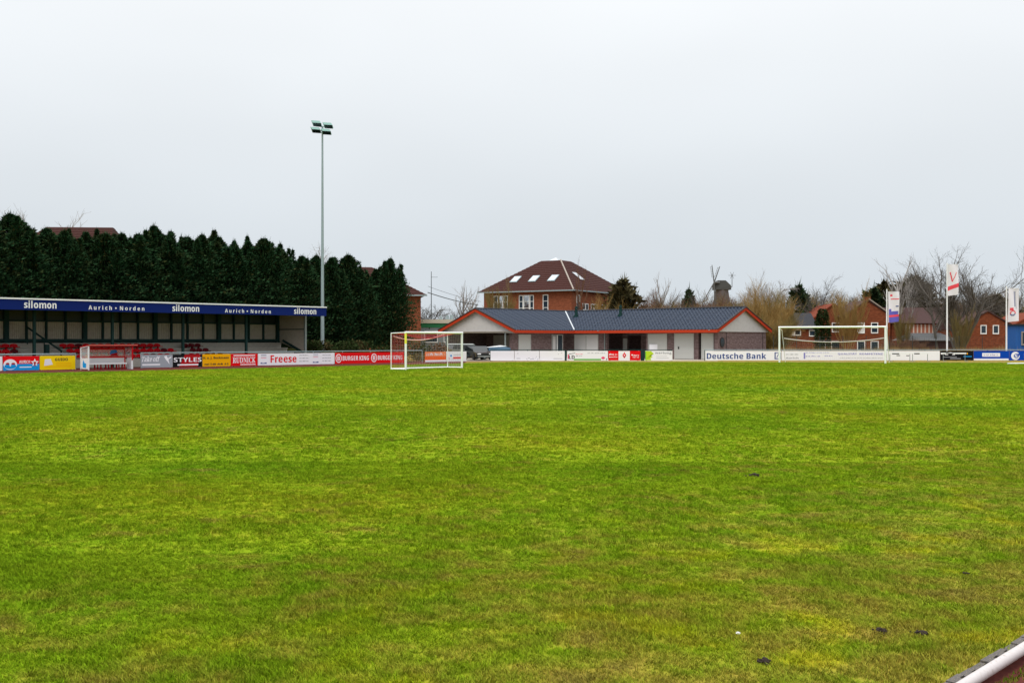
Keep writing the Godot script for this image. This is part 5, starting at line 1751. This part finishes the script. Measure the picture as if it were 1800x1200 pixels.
		obj("pole", b, M.white_paint, t)
		var x0: float = at(fl[2], d).x - o.x
		var x1: float = at(fl[3], d).x - o.x
		var y0 := hy(fl[5], d)
		var y1 := hy(fl[4], d)
		b = MB.new()
		b.tube(Vector3(0, y1 + 0.02, 0), Vector3(x1, y1 + 0.02, 0), 0.015, 0.015, 5)
		obj("banner_arm", b, M.white_paint, t)
		var base_m: Material = M.flag_white
		cloth("banner", t, base_m, x0, x1, y0, y1, 0, 1, 0, 1, 0.0, fl[6])
		match int(fl[6]):
			0:
				cloth("print", t, M.flag_blue, x0, x1, y0, y1, 0.06, 1.0, 0.0, 0.17, 0.008, 0)
				cloth("print", t, M.flag_red, x0, x1, y0, y1, 0.06, 1.0, 0.17, 0.24, 0.008, 0)
				cloth("print", t, M.flag_blue, x0, x1, y0, y1, 0.06, 0.95, 0.24, 0.36, 0.008, 0)
				cloth("print", t, M.flag_blue, x0, x1, y0, y1, 0.06, 0.3, 0.36, 0.44, 0.008, 0)
				cloth("print", t, M.flag_navy, x0, x1, y0, y1, 0.72, 0.95, 0.5, 0.54, 0.008, 0)
				cloth("print", t, M.flag_red, x0, x1, y0, y1, 0.25, 0.95, 0.75, 0.78, 0.008, 0)
				cloth("print", t, M.flag_red, x0, x1, y0, y1, 0.2, 0.4, 0.85, 0.92, 0.008, 0)
			1:
				cloth("print", t, M.flag_red, x0, x1, y0, y1, 0.0, 1.0, 0.16, 0.29, 0.008, 1, 0.1)
				for k in 6:
					cloth("print", t, M.flag_red, x0, x1, y0, y1, 0.18 + k * 0.035, 0.28 + k * 0.035, 0.70 - k * 0.05, 0.755 - k * 0.05, 0.008, 1)
					cloth("print", t, M.flag_red, x0, x1, y0, y1, 0.72 - k * 0.06, 0.78 - k * 0.06, 0.70 - k * 0.05, 0.755 - k * 0.05, 0.008, 1)
			2:
				for k in 10:
					var a := TAU * k / 10
					cloth("print", t, M.flag_red if k < 6 else M.flag_navy, x0, x1, y0, y1, 0.36 + cos(a) * 0.2, 0.46 + cos(a) * 0.2, 0.24 + sin(a) * 0.07, 0.28 + sin(a) * 0.07, 0.008, 2)
				cloth("print", t, M.flag_red, x0, x1, y0, y1, 0.15, 0.45, 0.34, 0.42, 0.008, 2)
				cloth("print", t, M.flag_navy, x0, x1, y0, y1, 0.55, 0.62, 0.45, 0.92, 0.008, 2)
				cloth("print", t, M.grey_print, x0, x1, y0, y1, 0.68, 0.74, 0.38, 0.92, 0.008, 2)

func cloth(called: String, t: Node, m: Material, x0: float, x1: float, y0: float, y1: float, u0: float, u1: float, v0: float, v1: float, lift: float, ph: int, skew := 0.0) -> void:
	var b := MB.new()
	var f := func(u, v, z):
		var vv: float = v + skew * u
		return Vector3(lerpf(x0, x1, u) - 0.03 * (1.0 - vv) * sin(vv * 5.0 + ph), lerpf(y0, y1, vv) + 0.1 * u * (1.0 - vv), 0.07 * sin(u * 5.0 + vv * 4.0 + ph * 2.0) + z)
	var n := 10
	for i in n:
		for j in n:
			var a := lerpf(u0, u1, float(i) / n)
			var c := lerpf(u0, u1, float(i + 1) / n)
			var d := lerpf(v0, v1, float(j) / n)
			var e := lerpf(v0, v1, float(j + 1) / n)
			b.quad(f.call(a, d, lift), f.call(c, d, lift), f.call(c, e, lift), f.call(a, e, lift))
			b.quad(f.call(a, e, lift - 0.006), f.call(c, e, lift - 0.006), f.call(c, d, lift - 0.006), f.call(a, d, lift - 0.006))
	obj(called, b, m, t)

# ---------------------------------------------------------------- small things
func small_things() -> void:
	var b: MB
	# near kerb: a white pipe on short feet and a slotted drain beside it
	var t := thing("kerb_rail", "round white kerb pipe crossing the bottom right corner", "kerb rail", KERB, 47.0)
	for i in 8:
		b = MB.new()
		b.tube(Vector3(-7.0 + i * 2.5, 0.052, 0), Vector3(-4.504 + i * 2.5, 0.052, 0), 0.027, 0.027, 16)
		obj("pipe", b, M.kerb_pipe, t)
		b = MB.new()
		b.span(-6.6 + i * 2.5, -6.56 + i * 2.5, -0.01, 0.03, -0.02, 0.02)
		obj("foot", b, M.galvanised, t)
	t = thing("slot_drain", "grey slotted drain running along the white kerb pipe", "drain", KERB, 47.0)
	for i in 60:
		var x := -3.0 + i * 0.144
		b = MB.new()
		var h := 0.024 + 0.004 * sin(i * 1.7) + 0.002 * sin(i * 4.1)
		b.span(x, x + 0.141, h - 0.008, h, -0.06, -0.032)
		b.span(x, x + 0.141, h - 0.008, h, -0.106, -0.086)
		b.span(x, x + 0.088, h - 0.008, h, -0.086, -0.06)
		b.span(x, x + 0.141, -0.02, h, -0.116, -0.106)
		b.span(x, x + 0.141, -0.02, h - 0.0082, -0.042, -0.032)
		obj("grating", b, M.drain_grey, t)
	part_box("channel", M.earth, t, -3.0, 5.64, -0.05, -0.004, -0.105, -0.043)  # dark floor colour stands in for the shade down in the slots
	# moss along the track side of the pipe
	b = MB.new()
	b.use_col = true
	var g := RandomNumberGenerator.new()
	g.seed = 61
	var kb := Basis(Vector3.UP, deg_to_rad(47.0))
	for i in 5200:
		var p := Vector3(g.randf_range(-2.5, 4.5), -0.008, 0.035 + absf(g.randfn()) * 0.05)
		if n_fine.get_noise_2d(p.x * 2.0, p.z * 4.0) < -0.1: continue
		var h := g.randf_range(0.006, 0.024)
		var a := g.randf() * TAU
		var s := Vector3(cos(a), 0, sin(a)) * 0.004
		var c: Color = [Color(0.07, 0.12, 0.01), Color(0.12, 0.14, 0.012), Color(0.16, 0.12, 0.03)][g.randi() % 3]
		b.col = c
		b.tri(p - s, p + s, p + Vector3(g.randf_range(-0.5, 0.5) * h, h, g.randf_range(-0.5, 0.5) * h))
	var mo := obj("moss", b, M.moss)
	mo.transform = Transform3D(kb, KERB)
	mo.set_meta("kind", "stuff")
	meta(mo, "green moss between the white kerb pipe and the running track", "moss")
	# kerb rail seen far right
	t = thing("kerb_rail", "white kerb pipe end lying before the blue boards at right edge", "kerb rail", at(1772, 72.0), 24)
	b = MB.new()
	b.tube(Vector3(0, 0.03, 0), Vector3(6, 0.03, 0), 0.04, 0.04, 8)
	obj("pipe", b, M.white_paint, t)
	# hurdles
	var hl := [[1563.0, 1602.0, 80.5, 0], [1603.0, 1633.0, 81.0, 1], [1657.0, 1699.0, 81.2, 2]]
	for q in hl:
		var d: float = q[2]
		var x0 := at(q[0], d).x
		var w := at(q[1], d).x - x0
		t = thing("track_hurdle", ["white track hurdle with black bars, nearest the goal post", "white track hurdle with one black bar, middle of three", "white track hurdle standing before the black board"][q[3]], "hurdle", Vector3(x0, 0, -d), 0, "track hurdles before the right boards")
		for s in [0.08, w - 0.08]:
			b = MB.new()
			b.tube(Vector3(s, 0, 0), Vector3(s, 0.58, 0), 0.022, 0.022, 6)
			obj("leg", b, M.pipe_grey, t)
			b = MB.new()
			b.tube(Vector3(s, 0.02, 0.02), Vector3(s, 0.02, 0.55), 0.022, 0.022, 6)
			obj("foot", b, M.pipe_grey, t)
		part_box("top_bar", M.white_paint, t, 0, w, 0.55, 0.65, 0.022, 0.045)
		part_box("bar_stripe", M.black, t, w * 0.14, w * 0.46, 0.54, 0.62, 0.046, 0.052)
		if q[3] == 0:
			part_box("bar_stripe", M.black, t, w * 0.34, w * 0.5, 0.42, 0.48, 0.03, 0.04)
			part_box("bar_stripe", M.black, t, w * 0.78, w * 0.92, 0.41, 0.47, 0.03, 0.04)
			part_box("lower_bar", M.white_paint, t, 0.1, w - 0.1, 0.43, 0.46, 0.0, 0.025)
	# parked car under the left gable
	var cd := 89.5
	t = thing("parked_car", "silver estate car with dark windows parked before the open carport", "car", at(822, cd), 28)
	b = MB.new()
	var lower := [Vector3(-1.7, 0.3, 0.75), Vector3(1.75, 0.3, 0.75), Vector3(1.85, 0.62, 0.75), Vector3(1.0, 0.82, 0.75), Vector3(-1.8, 0.86, 0.75)]
	b.prism(lower, Vector3(0, 0, -1.5))
	obj("body", b, M.car_silver, t)
	b = MB.new()
	b.prism([Vector3(-1.72, 0.86, 0.68), Vector3(0.95, 0.83, 0.68), Vector3(0.35, 1.22, 0.6), Vector3(-1.5, 1.24, 0.6)], Vector3(0, 0, -1.28))
	obj("cabin_glass", b, M.car_glass, t)
	b = MB.new()
	b.prism([Vector3(-1.55, 1.24, 0.62), Vector3(0.38, 1.22, 0.62), Vector3(0.2, 1.3, 0.5), Vector3(-1.4, 1.31, 0.5)], Vector3(0, 0, -1.24))
	obj("roof", b, M.car_silver, t)
	for x in [-1.15, 1.15]:
		for z in [0.66, -0.84]:
			b = MB.new()
			b.tube(Vector3(x, 0.3, z), Vector3(x, 0.3, z + 0.16), 0.3, 0.3, 14)
			var wh := obj("wheel", b, M.rubber, t)
			b = MB.new()
			b.tube(Vector3(x, 0.3, z - 0.004), Vector3(x, 0.3, z + 0.164), 0.18, 0.18, 12)
			obj("rim", b, M.galvanised, wh)
	for z in [0.5, -0.5]: 
		part_box("headlight", M.white_plastic, t, 1.78, 1.86, 0.5, 0.62, z - 0.15, z + 0.15)
	t = thing("parked_car", "dark car facing the field between the two boards", "car", at(840, 87.0), -70)
	b = MB.new()
	b.prism([Vector3(-1.7, 0.28, 0.72), Vector3(1.7, 0.28, 0.72), Vector3(1.8, 0.58, 0.72), Vector3(0.9, 0.74, 0.72), Vector3(-1.75, 0.76, 0.72)], Vector3(0, 0, -1.44))
	obj("body", b, M.lamp_glass, t)
	b = MB.new()
	b.prism([Vector3(-1.6, 0.76, 0.66), Vector3(0.85, 0.75, 0.66), Vector3(0.2, 1.12, 0.56), Vector3(-1.3, 1.12, 0.56)], Vector3(0, 0, -1.22))
	obj("cabin_glass", b, M.car_glass, t)
	for x in [-1.1, 1.1]:
		for z in [0.62, -0.78]:
			b = MB.new()
			b.tube(Vector3(x, 0.28, z), Vector3(x, 0.28, z + 0.14), 0.28, 0.28, 14)
			obj("wheel", b, M.rubber, t)
	for z in [0.48, -0.48]:
		part_box("headlight", M.white_plastic, t, 1.74, 1.81, 0.46, 0.56, z - 0.14, z + 0.14)
	part_box("bumper", M.car_silver, t, 1.75, 1.84, 0.26, 0.36, -0.6, 0.6)
	# covered trailer
	t = thing("covered_trailer", "low trailer under a blue cover behind the blank white boards", "trailer", at(878, 88.0), 5)
	b = MB.new()
	b.prism([Vector3(-0.95, 0.45, 0.5), Vector3(0.9, 0.45, 0.5), Vector3(0.85, 0.98, 0.45), Vector3(0.3, 1.08, 0.4), Vector3(-0.9, 1.0, 0.45)], Vector3(0, 0, -1.1))
	obj("cover", b, M.tarp_blue, t)
	b = MB.new()
	b.prism([Vector3(-1.35, 0.98, 0.4), Vector3(0.6, 1.1, 0.4), Vector3(0.1, 1.17, 0.35), Vector3(-0.3, 1.12, 0.35)], Vector3(0, 0, -0.9))
	obj("white_top", b, M.white_plastic, t)
	for z in [0.42, -0.6]:
		b = MB.new()
		b.tube(Vector3(0, 0.26, z), Vector3(0, 0.26, z + 0.14), 0.26, 0.26, 12)
		obj("wheel", b, M.rubber, t)
	part_box("chassis", M.galvanised, t, -1.5, 0.8, 0.38, 0.448, -0.5, 0.42)
	# white notice board by the doors
	t = thing("notice_board", "small white board standing before the left garage door", "board", at(1152, 92.0), -20)
	part_box("panel", M.board_white, t, -0.5, 0.5, 0.72, 1.24, -0.02, 0.02)
	for x in [-0.4, 0.4]: part_box("post", M.pipe_grey, t, x - 0.02, x + 0.02, 0, 0.72, -0.018, 0.018)
	# lightning mast and wires behind the hall
	t = thing("antenna_mast", "thin grey antenna mast left of the club house", "mast", at(758, 135), 0)
	b = MB.new()
	b.tube(Vector3(0, 0, 0), Vector3(0, hy(477, 135), 0), 0.09, 0.04, 6)
	b.tube(Vector3(0, hy(487, 135), 0), Vector3(0.8, hy(487, 135), 0), 0.02, 0.02, 4)
	obj("pole", b, M.wire, t)
	for q in [[752.0, 514.0, 840.0, 536.0, 0.05, "thick sagging power cable between the two brick buildings"], [752.0, 503.0, 845.0, 530.0, 0.02, "upper thin power cable between the two brick buildings"]]:
		t = thing("power_cable", q[5], "cable", Vector3.ZERO, 0, "cables between the brick buildings")
		b = MB.new()
		rope(b, at(q[0], 120) + Vector3(0, hy(q[1], 120), 0), at(q[2], 141) + Vector3(0, hy(q[3], 141), 0), 0.15, q[4], 10)
		obj("cable", b, M.wire, t)
	# mesh fence behind the right boards
	t = thing("mesh_fence", "dark wire fence with thin posts before the houses", "fence", at(1360, 97.0), 0)
	var fw := at(1850, 97.0).x - at(1360, 97.0).x
	for i in 13:
		b = MB.new()
		b.tube(Vector3(fw * i / 12, 0, 0), Vector3(fw * i / 12, 2.0, 0), 0.03, 0.03, 5)
		obj("post", b, M.fence_post, t)
	b = MB.new()
	for k in 9: b.tube(Vector3(0, 0.2 + k * 0.21, 0), Vector3(fw, 0.2 + k * 0.21, 0), 0.006, 0.006, 3, false)
	for i in 120: b.tube(Vector3(fw * i / 120, 0.1, 0), Vector3(fw * i / 120, 1.9, 0), 0.004, 0.004, 3, false)
	obj("wire_mesh", b, M.fence_post, t)
	# things lying on the grass
	for q in [[1343.0, 1167.0, 0.024, "dark earth clod lying nearest the bottom edge on the turf"], [1551.0, 1113.0, 0.026, "largest dark earth clod on the yellow turf near the kerb"], [1620.0, 1117.0, 0.022, "dark earth clod lying closest to the kerb pipe"], [1326.0, 838.0, 0.045, "brown earth patch out in the middle of the field"], [1700.0, 1011.0, 0.016, "tiny dark clod on the turf at right"]]:
		var d: float = EYE * F / (q[1] - HOR)
		b = MB.new()
		for k in 16:
			var far: float = absf(g.randfn()) * q[2] * 1.1
			var an := g.randf() * TAU
			var sz: float = q[2] * g.randf_range(0.25, 0.75) * (1.0 if far < q[2] else 0.5)
			b.ball(Vector3(cos(an) * far, 0.012 + sz * 0.3, sin(an) * far), Vector3(sz, sz * 0.75, sz), g, 0.35, 6, 4)
		var cl := obj("earth_clod", b, M.earth)
		cl.position = at(q[0], d)
		meta(cl, q[3], "clod", "earth clods on the turf")
	b = MB.new()
	b.ball(Vector3(0, 0.016, 0), Vector3(0.012, 0.008, 0.009), g, 0.3)
	var st := obj("white_stone", b, M.white_plastic)
	st.position = at(1298, EYE * F / (1118 - HOR))
	meta(st, "small white stone lying on the turf", "stone")
